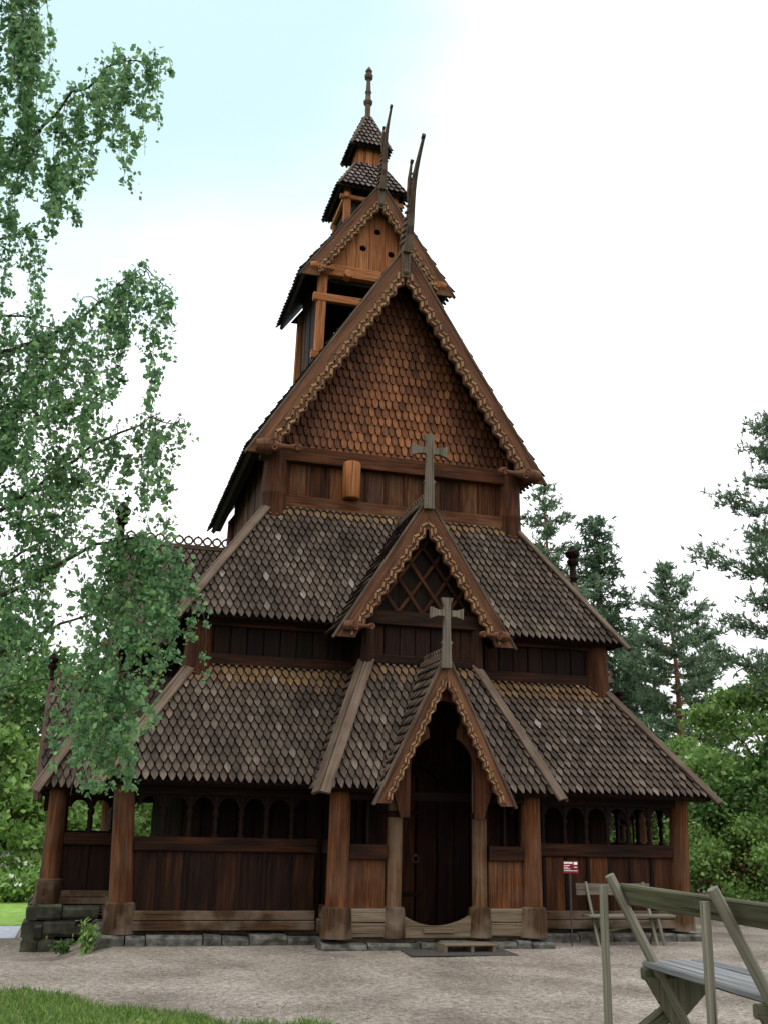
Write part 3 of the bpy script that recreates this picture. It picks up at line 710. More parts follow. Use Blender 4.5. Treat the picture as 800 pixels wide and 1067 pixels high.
def finial(T, parent, p, h):
    mb = MB(T); k = h/1.15
    mb.lathe(p, [(0, .10*k), (.25*k, .095*k), (.3*k, .13*k), (.36*k, .085*k), (.6*k, .075*k), (.66*k, .14*k), (.74*k, .15*k), (.8*k, .10*k), (.86*k, .17*k), (.95*k, .19*k), (1.03*k, .11*k), (1.1*k, .07*k), (1.15*k, .02)], 10)
    mb.beam(V(p)+V((-.22*k, 0, .92*k)), V(p)+V((.22*k, 0, .92*k)), .1*k, .1*k)
    mb.build('finial', 'tar_dark', parent, True)
for sd in ('front', 'left', 'right'): bay(sd)

# nave clerestory -----------------------------------------------------
YN = 2.95; YNB = my(YN)
mb = MB()
planks(mb, (-2.7, YN), (2.7, YN), 7.7, 9.35, .42, .07, (0, -1, 0), mats=[0, 0, 1])
planks(mb, (-2.7, YNB), (2.7, YNB), 7.7, 9.35, .42, .07, (0, 1, 0))
for s in (-1, 1): planks(mb, (s*2.6, YN), (s*2.6, YNB), 7.7, 9.85, .42, .07, (s, 0, 0), mats=[1, 1, 0])
nw = mb.build('nave_wall', ['post', 'tar'], church)
mb = MB()
for i in range(1, 13):
    x = -2.7+5.4*i/13; mb.beam((x, YN-.05, 8.2), (x, YN-.05, 9.0), .08, .05, up=(0, -1, 0))
mb.build('wall_batten', 'tar', nw)
mb = MB()
mb.beam((-2.7, YN-.08, 8.10), (2.7, YN-.08, 8.10), .18, .28); mb.build('sill_beam', 'post', nw)
mb = MB()
mb.beam((-2.9, YN-.1, 9.12), (2.9, YN-.1, 9.12), .22, .32)
mb.build('tie_beam', 'tar', nw)
for s in (-1, 1):
    for y in (YN, YNB):
        mb = MB(); mb.lathe((s*2.55, y-.04, 7.5), [(0, .27), (.5, .26), (.7, .25), (.72, .26), (.78, .26), (.8, .25), (1.75, .235)], 20); mb.build('corner_post', 'tar', nw, True)
mb = MB(); mb.lathe((-.99, YN-.2, 8.28), [(0, .16), (.03, .185), (.74, .185), (.78, .165)], 18); mb.build('hewn_block', 'orange', nw, True)
# shingled gable
ng = MB(); za = 13.95
sl = (14.07-9.15)/3.14
roof_dummy = None
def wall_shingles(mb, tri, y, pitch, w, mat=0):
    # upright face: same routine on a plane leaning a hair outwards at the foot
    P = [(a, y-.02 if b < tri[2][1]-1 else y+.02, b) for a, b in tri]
    roof_plane(mb, P, pitch, w, .06, 0, 'tall', mat, 1, over=.0, thick=.045, wear_shade=.75)
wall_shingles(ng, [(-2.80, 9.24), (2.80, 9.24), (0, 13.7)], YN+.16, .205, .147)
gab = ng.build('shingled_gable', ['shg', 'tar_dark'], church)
mb = MB()
mb.prism([(-2.8, 9.2), (2.8, 9.2), (0, 13.6)], (0, YNB, 0), (1, 0, 0), (0, 0, 1), .08); mb.build('rear_gable', 'tar_dark', church)
# nave roof
mb = MB(); yf = 2.50; ybk = my(2.2)
hw = 3.14
for s in (-1, 1):
    A = (s*hw, yf, 9.15); B = (s*hw, ybk, 9.15); C = (0, ybk, 14.07); D = (0, yf, 14.07)
    roof_plane(mb, [B, A, D, C] if s < 0 else [A, B, C, D], w=.18, pitch=.22, slab=.10)
nr = mb.build('nave_roof', ['sh', 'black'], church)
verge(I4, nr, hw+.04, 9.02, 14.14, yf+.03, .46, .31, .3, rb=.05, t=.07)
for s in (-1, 1): beam_head(I4, nr, s*2.95, s, yf-.10, 9.10, .85, .14)
for s in (-1, 1):   # eave purlins under the overhang
    mb = MB(); mb.beam((s*2.95, yf+.1, 9.22), (s*2.95, ybk-.1, 9.22), .14, .16); mb.build('eave_purlin', 'black', nr)
def dragon(parent, y, z, S, tip, second):
    "carved ridge dragon: a long neck leaning out over the gable, notched along its back and split into two prongs"
    mb = MB(); ty, tz = tip; sy, sz = second
    def pt(t, x=0): return V((x, y+(ty-y)*(.55*t+.45*t**3), z+(tz-z)*t))
    def chain(ps, ws, hs):
        for a, b, w0, w1, h0, h1 in zip(ps, ps[1:], ws, ws[1:], hs, hs[1:]):
            d = (b-a).normalized(); mb.beam(a-d*.012, b+d*.012, w0, h0, up=(0, -1, .4), w1=w1, h1=h1)
    n = 12; ts = [i/n for i in range(n+1)]
    chain([pt(t, .015*math.sin(7*t)) for t in ts], [S*(.19-.135*t) for t in ts], [S*(.30-.17*t) for t in ts])
    e = pt(1); mb.beam(e, e+V((0, -.10*S, .05*S)), .075*S, .10*S, up=(0, -1, .4))
    # second prong
    a = pt(.5, -.05*S); q = V((-.105*S, sy+.02, sz)); ps = [a.lerp(q, t)+V((-.03*S*math.sin(PI*t), 0, 0)) for t in (0, .3, .6, 1)]
    chain(ps, [S*.09, S*.08, S*.07, S*.05], [S*.12, S*.11, S*.10, S*.06])
    mb.beam(q-V((0, 0, .02)), q+V((0, -.06*S, .04*S)), .07*S, .08*S, up=(0, -1, .4))
    for k, t in enumerate((.10, .16, .22, .28, .34, .40, .46, .60, .67, .74)):
        c = pt(t); d = (pt(t+.02)-c).normalized(); w = S*(.19-.135*t)
        mb.beam(c-d*.022*S+V((-.02*S, .03, 0)), c+d*.022*S+V((-.02*S, .03, 0)), w*1.2, S*(.33-.17*t), up=(0, -1, .4))
    mb.beam((0, y+.05, z-.62*S), (0, y+.02, z+.12*S), .2*S, .16*S, ch=.03)
    mb.lathe((0, y-.02, z-.5*S), [(0, .08*S), (.06*S, .06*S), (.08*S, .02)], 8, axis=(0, -1, 0))
    mb.build('ridge_dragon', 'hip', parent)
dragon(nr, 2.42, 14.0, 1., (1.30, 16.15), (1.75, 15.85))

# belfry on the ridge -----------------------------------------------------
BC = 6.34
bel = MB()
for sx in (-1, 1):
    planks(bel, (sx*1.30, 5.05), (sx*1.30, 7.6), 10.8, 15.34, .3, .05, (sx, 0, 0), mats=[0, 1])
planks(bel, (-1.3, 7.6), (1.3, 7.6), 10.8, 14.6, .3, .05, (0, 1, 0), mats=[0, 1])
planks(bel, (-1.3, 5.06), (1.3, 5.06), 10.8, 12.35, .3, .05, (0, -1, 0), mats=[0, 0, 1])
bel.beam((0, 5.0, 14.5), (0, 7.6, 14.5), 2.6, .08, mat=1)
bf = bel.build('belfry', ['tar', 'black'], church)
for sx in (-1, 1):
    for y in (5.0, 7.62):
        mb = MB(); mb.beam((sx*1.38, y, 11.3), (sx*1.32, y, 14.75), .21, .2, up=(0, -1, 0)); mb.build('post', 'orange', bf)
for z, y in ((13.98, 5.0), (12.45, 4.98)):
    mb = MB(); mb.beam((-1.55, y-.05, z), (1.55, y-.05, z), .14, .2); mb.build('rail', 'orange', bf)
mb = MB()
holes = []
for cx, cz in ((.0, 16.02), (-.36, 15.5), (.36, 15.45)):
    holes.append([(cx+.085*math.cos(2*PI*j/12), cz+.085*math.sin(2*PI*j/12)) for j in range(12)])
# boards of the gable, cut round the three openings
def slope(x): return 16.95-abs(x)*1.33
xs_ = [-1.45, -1.1, -.76, -.52, -.2, .2, .52, .76, 1.1, 1.45]
for a, b in zip(xs_, xs_[1:]):
    a2, b2 = a+.006, b-.006; top = []
    pl = [(a2, 14.85), (b2, 14.85), (b2, slope(b2)), (a2, slope(a2))]
    mine = []
    for h in holes:
        cx = sum(p[0] for p in h)/12
        if a2 < cx-.08 and cx+.08 < b2: mine.append(h)
    mb.prism(pl, (0, 5.0, 0), (1, 0, 0), (0, 0, 1), .05, 0, 'y', mine)
bg = mb.build('gable_boards', 'orange', bf)
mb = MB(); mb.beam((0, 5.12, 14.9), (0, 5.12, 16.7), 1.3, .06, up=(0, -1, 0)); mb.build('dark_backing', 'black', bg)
for h in ():
    pass
mb = MB(); mb.beam((-1.75, 4.94, 14.72), (1.75, 4.94, 14.72), .2, .3)
for s in (-1, 1): mb.lathe((s*.75, 4.95, 14.6), [(0, .1), (.28, .1)], 12, axis=(0, -1, 0))
mb.build('tie_beam', 'orange', bf)
mb = MB()
for s in (-1, 1):
    A = (s*1.86, 4.72, 14.55); B = (s*1.86, 7.98, 14.55); C = (0, 7.98, 17.17); D = (0, 4.72, 17.17)
    roof_plane(mb, [B, A, D, C] if s < 0 else [A, B, C, D], w=.17, pitch=.21, slab=.09)
mb.prism([(-1.6, 14.6), (1.6, 14.6), (0, 16.9)], (0, 7.7, 0), (1, 0, 0), (0, 0, 1), .05, 1)
br_ = mb.build('belfry_roof', ['sht', 'black'], church)
verge(I4, br_, 1.88, 14.46, 17.23, 4.75, .40, .27, .3, rb=.044)
for s in (-1, 1): beam_head(I4, br_, s*1.64, s, 4.72, 14.66, .55, .11, 'orange')
dragon(br_, 4.66, 17.05, .85, (3.98, 18.95), (4.25, 18.55))
# stepped turret
def square_roof(name, half, top, z0, z1, w, pitch, under):
    mb = MB(); c = [(-1, -1), (1, -1), (1, 1), (-1, 1)]
    for i in range(4):
        a, b = c[i], c[(i+1) % 4]
        roof_plane(mb, [(a[0]*half, BC+a[1]*half, z0), (b[0]*half, BC+b[1]*half, z0), (b[0]*top, BC+b[1]*top, z1), (a[0]*top, BC+a[1]*top, z1)], pitch, w, .07, over=.03)
    o = mb.build(name, ['sht', under], church)
    for a in c:
        mb = MB(); p = V((a[0]*half, BC+a[1]*half, z0)); q = V((a[0]*top, BC+a[1]*top, z1)); d = (q-p).normalized()
        mb.beam(p-d*.04+V((a[0], a[1], 1))*.02, q+V((a[0], a[1], 1))*.02, .08, .06, up=(a[0], a[1], 1.)); mb.build('hip_board', 'hip', o)
    return o
mb = MB(); h = .63
for a, b, n_ in (((-h, -h), (h, -h), (0, -1, 0)), ((h, -h), (h, h), (1, 0, 0)), ((-h, h), (h, h), (0, 1, 0)), ((-h, -h), (-h, h), (-1, 0, 0))):
    planks(mb, (a[0], BC+a[1]), (b[0], BC+b[1]), 15.6, 17.1, .25, .05, n_)
    planks(mb, (a[0]*.96, BC+a[1]*.96), (b[0]*.96, BC+b[1]*.96), 17.1, 17.75, .25, .04, n_, mat=1)
tb = mb.build('turret_body', ['tar', 'black'], church)
for sx in (-1, 1):
    for sy in (-1, 1):
        mb = MB(); mb.beam((sx*h, BC+sy*h, 15.6), (sx*h, BC+sy*h, 17.75), .17, .17); mb.build('post', 'orange', tb)
mb = MB(); mb.beam((-h-.2, BC-h-.06, 17.35), (h+.2, BC-h-.06, 17.35), .1, .12); mb.beam((-h-.06, BC-h-.2, 17.35), (-h-.06, BC+h+.2, 17.352), .1, .12); mb.build('rail', 'orange', tb)
square_roof('turret_roof', .90, .36, 17.56, 18.62, .15, .17, 'black')
mb = MB(); h = .30
for a, b, n_ in (((-h, -h), (h, -h), (0, -1, 0)), ((h, -h), (h, h), (1, 0, 0)), ((-h, h), (h, h), (0, 1, 0)), ((-h, -h), (-h, h), (-1, 0, 0))):
    planks(mb, (a[0], BC+a[1]), (b[0], BC+b[1]), 18.2, 19.25, .24, .05, n_)
mb.beam((-h-.05, BC-h-.03, 18.42), (h+.05, BC-h-.03, 18.42), .06, .08)
mb.build('lantern', 'orange', church)
square_roof('spire_roof', .51, .06, 19.14, 20.36, .13, .16, 'black')
mb = MB()
mb.lathe((0, BC, 20.2), [(0, .12), (.2, .11), (.3, .075), (.62, .08), (.66, .12), (.74, .13), (.8, .085), (1.0, .07), (1.04, .095), (1.1, .07), (1.45, .055), (1.5, .11), (1.6, .12), (1.68, .07), (1.74, .10), (1.8, .07), (1.9, .015)], 12)
mb.build('spire_pole', 'hip', church, True)

# ================================================================== GROUND
def grid_mesh(name, xs, ys, dz, mat, mask=None):
    vs = []; fs = []; idx = {}
    for j, y in enumerate(ys):
        for i, x in enumerate(xs): idx[i, j] = len(vs); vs.append((x, y, ground_z(x, y)+dz))
    for j in range(len(ys)-1):
        for i in range(len(xs)-1):
            if mask and not mask((xs[i]+xs[i+1])/2, (ys[j]+ys[j+1])/2): continue
            fs.append((idx[i, j], idx[i+1, j], idx[i+1, j+1], idx[i, j+1]))
    me = bpy.data.meshes.new(name); me.from_pydata(vs, [], fs); me.materials.append(M[mat])
    me.polygons.foreach_set('use_smooth', [True]*len(me.polygons))
    o = bpy.data.objects.new(name, me); COL.objects.link(o); o['kind'] = 'structure'
    return o
def axis(a, b, st, far):
    l = list(np.arange(a, b+.001, st)); e = []; x = 1.
    while x < far: e.append(x); x *= 1.45
    return [a-q for q in e[::-1]]+[float(q) for q in l]+[b+q for q in e]
grid_mesh('ground', axis(-14, 16, .3, 500), axis(-19, 16, .3, 700), 0, 'gravel')
def lawn_edge(x):      # the lawn lies on the near side of this line
    return -9.55-.28*ss(4.2, 6.2, -x)-x*.95+.28*math.sin(x*1.9+.5)+.14*math.sin(x*5.1)+.10*math.sin(x*11.)+.5*ss(-6.2, -9, x)
def in_lawn(x, y): return x < -2.2 and y < lawn_edge(x)
grid_mesh('lawn', list(np.arange(-13, -2, .12)), list(np.arange(-12, 3, .12)), .006, 'soil', in_lawn)
grid_mesh('meadow', list(np.arange(-40, -5.2, .5)), list(np.arange(8.6, 36, .5)), .012, 'meadow', lambda x, y: y > 8.7)
grid_mesh('path', list(np.arange(-22, -6.55, .3)), list(np.arange(5.9, 8.55, .26)), .012, 'pave')

def leaf_mesh(name, parts, mat, parent=None):
    "parts: list of (verts (n,4,3)) quads, one island per leaf"
    v = np.concatenate(parts).reshape(-1, 3).astype(np.float32); n = len(v)//4
    me = bpy.data.meshes.new(name); me.vertices.add(len(v)); me.vertices.foreach_set('co', v.ravel())
    me.loops.add(n*4); me.loops.foreach_set('vertex_index', np.arange(n*4, dtype=np.int32))
    me.polygons.add(n); me.polygons.foreach_set('loop_start', np.arange(0, n*4, 4, dtype=np.int32))
    me.update(calc_edges=True); me.materials.append(M[mat]); me.validate()
    o = bpy.data.objects.new(name, me); COL.objects.link(o); o.parent = parent
    return o
rng = np.random.default_rng(11)
def leaves(cen, size, aspect=.6, droop=.0, var=.35, dirs=None):
    "diamond leaves at the centres, random directions"
    cen = np.asarray(cen); n = len(cen)
    a = rng.normal(size=(n, 3)) if dirs is None else dirs+rng.normal(size=(n, 3))*.35
    a[:, 2] -= droop; a /= np.linalg.norm(a, axis=1)[:, None]
    b = np.cross(a, rng.normal(size=(n, 3))); b /= np.linalg.norm(b, axis=1)[:, None]+1e-9
    s = size*(1+var*rng.uniform(-1, 1, n))[:, None]
    c = np.cross(a, b)
    return np.stack([cen-a*s*.5, cen+b*s*aspect*.5+c*s*.08, cen+a*s*.55, cen-b*s*aspect*.5+c*s*.08], 1)

def grass(name, pts, h, w, mat='grass', lean=.45):
    pts = np.asarray(pts); n = len(pts); az = rng.uniform(0, 2*PI, n); hh = h*rng.uniform(.5, 1.3, n)
    d = np.stack([np.cos(az), np.sin(az), 0*az], 1); l = rng.normal(size=(n, 3))*lean*hh[:, None]; l[:, 2] = hh
    m = pts+l*.55; m[:, 2] = pts[:, 2]+hh*.62
    q = np.stack([pts-d*w/2, pts+d*w/2, m+d*w*.35, pts+l], 1)
    o = leaf_mesh(name, [q], mat); return o
pts = []
while len(pts) < 30000:
    x = R.uniform(-8.2, -2.4); y = R.uniform(-8.0, -2.2)
    if y < lawn_edge(x)+abs(R.gauss(0, .05))+(R.expovariate(5) if R.random() < .12 else 0) and x < -2.3+R.gauss(0, .05):
        pts.append((x, y, ground_z(x, y)))
tag(grass('grass', pts, .06, .010), 'short green lawn grass along the gravel edge', None, kind='stuff')
# loose pebbles on the gravel
mb = MB()
for i in range(900):
    x = R.uniform(-7, 7); y = R.uniform(-6.5, .2)
    if in_lawn(x, y): continue
    r = R.uniform(.006, .019); z = ground_z(x, y)
    mb.lathe((x, y, z-.3*r), [(0, r*.7), (r*.6, r), (r*1.1, r*.6)], 6, axis=(R.gauss(0, .2), R.gauss(0, .2), 1), sx=R.uniform(.7, 1.3))
tag(mb.build('pebbles', 'pebble'), 'loose pebbles scattered over the gravel', None, kind='stuff')

# weeds by the corner
def herb(name, x, y, label, n, h, spread, mat, leaf, group=None, flowers=0, cat='plant'):
    z = ground_z(x, y); o = thing(name, label, cat, (x, y, z), group)
    mb = MB(); cs = []; fl = []
    for i in range(n):
        a = R.uniform(0, 2*PI); l = R.uniform(.15, 1)*spread; hh = h*R.uniform(.5, 1)
        e = V((math.cos(a)*l, math.sin(a)*l, hh)); p = [V((e.x*.15*t/4+e.x*.85*(t/4)**2, e.y*.15*t/4+e.y*.85*(t/4)**2, hh*t/4)) for t in range(5)]
        mb.tube(p, [.008]*5, 4)
        for k in range(10): cs.append(np.array(p[R.randrange(1, 5)])+rng.normal(size=3)*leaf*.8)
        if flowers and R.random() < flowers:
            for k in range(7): fl.append(np.array(e)+rng.normal(size=3)*np.array([.07, .07, .03]))
    mb.build('stem', 'soil', o)
    leaf_mesh('foliage', [leaves(cs, leaf*1.3, .5)], mat, o)
    if fl: leaf_mesh('blossom', [leaves(fl, .09, .9)], 'white', o)
    return o
herb('weed', -5.40, .42, 'small green weed growing at the foot of the front left corner post', 16, .42, .16, 'leaf', .07)
herb('weed', -5.75, 2.9, 'low green weed beside the mossy plinth stones', 14, .22, .3, 'leafdark', .06)
k = 0
for (u, v, d, lab, fl, n, h) in ((8, 915, 36, 'clump of tall white flowering herbs at the far left edge of the meadow', .9, 130, 1.2), (32, 922, 33, 'bright green leafy herb clump beside the left corner post', .25, 110, 1.1),
                           (14, 935, 29, 'low bright green herb clump in front of the flowering ones', .1, 120, .75), (-25, 925, 34, 'green herb clump left of the flowering ones, mostly out of the photo', .5, 110, 1.1), (95, 915, 40, 'herb clump seen through the arches of the left portal', .3, 130, 1.2)):
    p = sight(u, v, d)
    herb('meadow_herb', p.x, p.y, lab, n, h, 1.2, 'leaf', .15, 'herb clumps in the meadow', fl)

# ================================================================== TREES
def trunk_mb(mb, base, top, r0, r1, wob=.15, n=9, k=10):
    base = V(base); top = V(top); pts = []; rs = []
    for i in range(k):
        t = i/(k-1); w = wob*math.sin(PI*t)
        pts.append(base.lerp(top, t)+V((w*math.sin(3*t+base.x), w*math.cos(4*t+base.y), 0))); rs.append((r0*(1-t)+r1*t)*(1.25 if i == 0 else 1))
    mb.tube(pts, rs, n); return pts
def conifer(u, vtop, d, label, kind='pine', rmax=2.2, bare=.35, seed=1, tufts=900, lean=0, group='conifers beyond the church', size=.34):
    top = sight(u, vtop, d); bx, by = top.x+lean, top.y; bz = ground_z(bx, by)-.1
    o = thing('pine_tree' if kind == 'pine' else 'spruce_tree', label, 'tree', (bx, by, bz), group)
    T = Matrix.Translation((0, 0, 0)); top = V((top.x-bx, 0, top.z-bz)); H = top.z
    mb = MB(); tp = trunk_mb(mb, (0, 0, 0), (top.x, 0, H*.97), .017*H, .02, .2); mb.build('trunk', 'bark', o, True)
    rr = random.Random(seed); mb = MB(); cs = []; ds = []
    nb = 46 if kind == 'pine' else 80
    for i in range(nb):
        t = bare+(1-bare)*((i+rr.random())/nb)
        z = H*t; tt = (t-bare)/(1-bare)
        if kind == 'pine': L = rmax*(1-tt**2.4)*(.5+.5*min(1, tt*5+.3))*rr.uniform(.45, 1.1)
        else: L = rmax*(1-tt)**.8*rr.uniform(.6, 1.05)+.12
        az = i*2.4+rr.uniform(-.5, .5); p0 = V((top.x*t, 0, z)); rise = (.30 if kind == 'pine' else -.25)*L*(.2+tt*1.2 if kind == 'pine' else 1-1.4*tt)
        e = p0+V((math.cos(az)*L, math.sin(az)*L, rise)); m = p0.lerp(e, .5)+V((0, 0, -.1*L if kind == 'pine' else .05*L))
        mb.tube([p0-V((0, 0, .02)), m, e], [.010*H*(1-tt)**.7*.5+.012, .02, .006], 5)
        k = max(3, int(tufts/nb*(.3+L/rmax*1.2)))
        for j in range(k):
            q = rr.uniform(.25 if kind == 'pine' else .1, 1.04); pt = p0.lerp(m, q*2) if q < .5 else m.lerp(e, q*2-1)
            sp = .085*rmax*(.45+.5*q) if kind == 'pine' else .07*rmax*(1.2-.6*q)+.06
            c = np.array(pt)+rng.normal(size=3)*np.array([sp, sp, sp*.55])
            cs.append(c); ds.append((math.cos(az)*.6, math.sin(az)*.6, .55 if kind == 'pine' else -.15))
    mb.tube([p_-V((0, 0, .01)) for p_ in tp], [.03]*len(tp), 5)
    mb.build('branches', 'bark', o, True)
    c = np.repeat(np.array(cs), 5, 0); dd = np.repeat(np.array(ds), 5, 0)
    dd = dd+rng.normal(size=dd.shape)*.6; c = c+dd*size*.28
    leaf_mesh('crown', [leaves(c, size, .24, 0, .4, dd)], 'pine' if kind == 'pine' else 'spruce', o)
    return o
def broadleaf(u, vtop, d, label, w, h, mat, seed, n=7000, leaf=.26, low=.1, group='leafy trees round the clearing', clumps=46, xy=None, cat='tree', name='leafy_tree'):
    top = sight(u, vtop, d) if xy is None else V((xy[0], xy[1], h+ground_z(*xy)))
    bz = ground_z(top.x, top.y)-.1; H = top.z-bz
    o = thing(name, label, cat, (top.x, top.y, bz), group)
    mb = MB(); trunk_mb(mb, (0, 0, 0), (0, 0, H*.75), .022*H+.02, .03, .2)
    rr = random.Random(seed); cen = []
    for i in range(clumps):
        z = low+(1-low)*rr.random()**.9; prof = math.sin(PI*min(1, max(.0, (z-low*.4)/(1.02-low*.4)))**.8)**.6
        a = rr.uniform(0, 2*PI); q = rr.uniform(.35, 1)**.5
        c = V((math.cos(a)*q*w*prof, math.sin(a)*q*w*prof, z*H*.93)); cen.append((c, rr.uniform(.16, .34)*w*(.6+.5*prof)))
        s = V((0, 0, max(.1, z*.62)*H)); mb.tube([s, s.lerp(c, .5)+V((0, 0, .1*w)), c], [.006*H+.01, .02, .006], 5)
    cen.append((V((0, 0, H-.18*w)), .22*w))
    mb.build('trunk', 'bark', o, True)
    k = n//len(cen); ls = []
    for c, r in cen:
        p = rng.normal(size=(k, 3)); p /= np.linalg.norm(p, axis=1)[:, None]
        p *= (rng.uniform(0, 1, k)**.45)[:, None]*r*np.array([1.1, 1.1, .72])*(1+.35*rng.normal(size=(k, 1))*.6)
        ls.append(leaves(p+np.array(c), leaf, .62, .15))
    leaf_mesh('crown', ls, mat, o)
    return o
conifer(566, 506, 42, 'blue-green pine with open layered crown, just right of the nave roof corner', 'pine', 3.0, .28, 3, 2600, size=.25)
conifer(619, 540, 44, 'dark dense spruce behind the finial on the right upper roof', 'spruce', 3.3, .06, 5, 4600, size=.30)
conifer(585, 590, 47, 'dark spruce low between the pine and the upper roof corner', 'spruce', 3.4, .05, 6, 3800, size=.30)
conifer(692, 588, 40, 'slender pine with long bare reddish trunk right of the church', 'pine', 2.6, .38, 8, 3000, size=.24)
conifer(725, 640, 44, 'shorter dark pine behind the slender bare-trunked pine', 'pine', 2.6, .22, 9, 2200, size=.25)
conifer(800, 430, 30, 'tall sparse pine reaching up at the right edge of the photo', 'pine', 3.0, .32, 12, 7600, lean=1.2, size=.17)
conifer(655, 660, 48, 'dark spruce between the upper roof corner and the slender pine', 'spruce', 3.4, .03, 14, 3800, size=.30)
broadleaf(795, 690, 30, 'bright fresh green broadleaf tree at the right edge of the clearing', 3.0, 0, 'leaf', 21, 26000, .15)
broadleaf(748, 800, 28, 'bright green bush beside the right corner post', 1.9, 0, 'leaf', 22, 18000, .12, low=.0)
broadleaf(712, 765, 34, 'yellow-green young tree in front of the bare-trunked pine', 2.2, 0, 'leaf', 23, 13000, .14)
broadleaf(772, 850, 26, 'low spreading bright green bush nearest the right end of the gravel', 2.0, 0, 'leaf', 27, 18000, .11, low=.0)
broadleaf(830, 760, 27, 'deep green broadleaf tree partly beyond the right edge', 2.6, 0, 'leafdark', 24, 14000, .16)
broadleaf(650, 765, 36, 'deep green bushy tree behind the lower roof corner', 2.8, 0, 'leafdark', 25, 15000, .17, low=.02)
broadleaf(8, 640, 42, 'large deep green broadleaf tree behind the birch at the left edge', 4.6, 0, 'leafdark', 31, 24000, .22, clumps=60)
broadleaf(58, 690, 46, 'deep green tree just left of the left portal roof', 3.6, 0, 'leafdark', 32, 18000, .2)
broadleaf(30, 770, 38, 'bright green leafy tree low beside the left corner of the church', 2.6, 0, 'leaf', 33, 11000, .22, low=.0)
broadleaf(-30, 740, 35, 'bright green leafy tree partly beyond the left edge', 3.0, 0, 'leaf', 34, 10000, .24, low=.02)
broadleaf(110, 800, 44, 'green tree seen through the arches of the left portal', 3.2, 0, 'leaf', 35, 9000, .26, low=.0)
# far wood, one mass that closes the clearing
ls = []; mb = MB()
for i in range(150):
    az = rad(R.uniform(-75, 105)); d = R.uniform(52, 80); x = CAM.x+math.sin(az)*d; y = CAM.y+math.cos(az)*d+4; h = R.uniform(4.5, 8.); z0 = ground_z(x, y)
    k = 260; p = rng.normal(size=(k, 3))*np.array([1.5, 1.5, h*.24])+np.array([x, y, z0+h*.5]); p[:, 2] = np.clip(p[:, 2], z0, z0+h)
    ls.append(leaves(p, .6, .6, .2)); mb.tube([(x, y, z0-.1), (x+.1, y, z0+h*.5), (x, y, z0+h*.9)], [.2, .14, .03], 6)
w = leaf_mesh('woodland', ls, 'leafdark'); tag(w, 'deep green wood closing the far side of the clearing', None, kind='stuff')
w2 = mb.build('woodland_trunks', 'bark'); w2.parent = w; w2.name = 'trunks'

# birch hanging into the view from the left ---------------------------------
bp = sight(-150, 800, 10.6); bz = ground_z(bp.x, bp.y)-.1
birch = thing('birch_tree', 'weeping birch hanging leafy twigs into the left of the photo', 'tree', (bp.x, bp.y, bz))
B0 = V((bp.x, bp.y, bz))
mb = MB(); tt = sight(-70, -150, 11.2); tp = trunk_mb(mb, (0, 0, 0), tt-B0, .24, .05, .12, 12, 14); mb.build('trunk', 'birchbark', birch, True)
mb = MB(); tw = MB(); LC = []; 
rb = random.Random(4)
def hang(p, L, dens, sp=.05, drift=0):
    "a limp twig that hangs from p, with side shoots and leaves in loose bunches"
    n = max(4, int(L/.10)); pts = [V(p)]; dx, dy = rb.uniform(-.22, .22)+drift, rb.uniform(-.22, .22); wx = wy = 0
    for i in range(n):
        k = (i+1)/n; wx = .75*wx+rb.gauss(0, .010); wy = .75*wy+rb.gauss(0, .010)
        pts.append(pts[-1]+V((dx*L/n*(1.6-1.5*k)+wx, dy*L/n*(1.6-1.5*k)+wy, -L/n*(.75+.35*k))))
    tw.tube(pts, [.0018+.0022*(1-i/len(pts)) for i in range(len(pts))], 3)
    m = int(L*dens*rb.uniform(.6, 1.3)); nb_ = max(3, int(L/.085)); bunch = []
    for i in range(nb_):
        t = rb.random()**.9*(len(pts)-1.001); a = pts[int(t)].lerp(pts[int(t)+1], t % 1); r = rb.uniform(.5, 1.5)
        e = a+V((rb.gauss(0, .05), rb.gauss(0, .05), -rb.uniform(.0, .07)))
        tw.tube([a, a.lerp(e, .5)+V((0, 0, .008)), e], [.0018, .0016, .0012], 3); bunch.append((a, e, r))
    for i in range(m):
        a, e, r = bunch[rb.randrange(nb_)]; c = a.lerp(e, rb.random()); q = sp*r*.62
        LC.append((c.x+rb.gauss(0, q), c.y+rb.gauss(0, q), c.z+rb.gauss(0, q)-.01))
def bough(path, hangs, r0=.03, dens=105, clump=0):
    P = [sight(u, v, d)-B0 for u, v, d in path]
    fine = []
    for a, b in zip(P, P[1:]):
        for t in range(4): fine.append(a.lerp(b, t/4)+V((rb.gauss(0, .02), rb.gauss(0, .02), rb.gauss(0, .02))))
    fine.append(P[-1])
    near = min(tp, key=lambda q: (q-P[0]).length+abs(q.z-P[0].z+.6)*.5)
    full = [near, near.lerp(P[0], .5)+V((0, 0, .08))]+fine
    mb.tube(full, [max(.006, r0*(1-i/len(full))) for i in range(len(full))], 6)
    for (u0, u1, n, l0, l1) in hangs:
        for i in range(n):
            t = u0+(u1-u0)*(i+rb.random())/n; t *= len(fine)-1.001; p = fine[int(t)].lerp(fine[int(t)+1], t % 1)
            off = V((max(-.14, min(.14, rb.gauss(0, .07))), max(-.2, min(.2, rb.gauss(0, .10))), rb.gauss(0, .04)))
            tw.tube([p, p+off*.5+V((0, 0, .03)), p+off], [.006, .005, .004], 4)
            hang(p+off, rb.uniform(l0, l1)*1.12, dens)
    for i in range(clump):
        t = rb.random()*(len(fine)-1.001); p = fine[int(t)].lerp(fine[int(t)+1], t % 1)
        LC.append((p.x+rb.gauss(0, .07), p.y+rb.gauss(0, .1), p.z+rb.gauss(0, .05)))
S_ = 10.2/FPX     # metres per photograph pixel at the birch
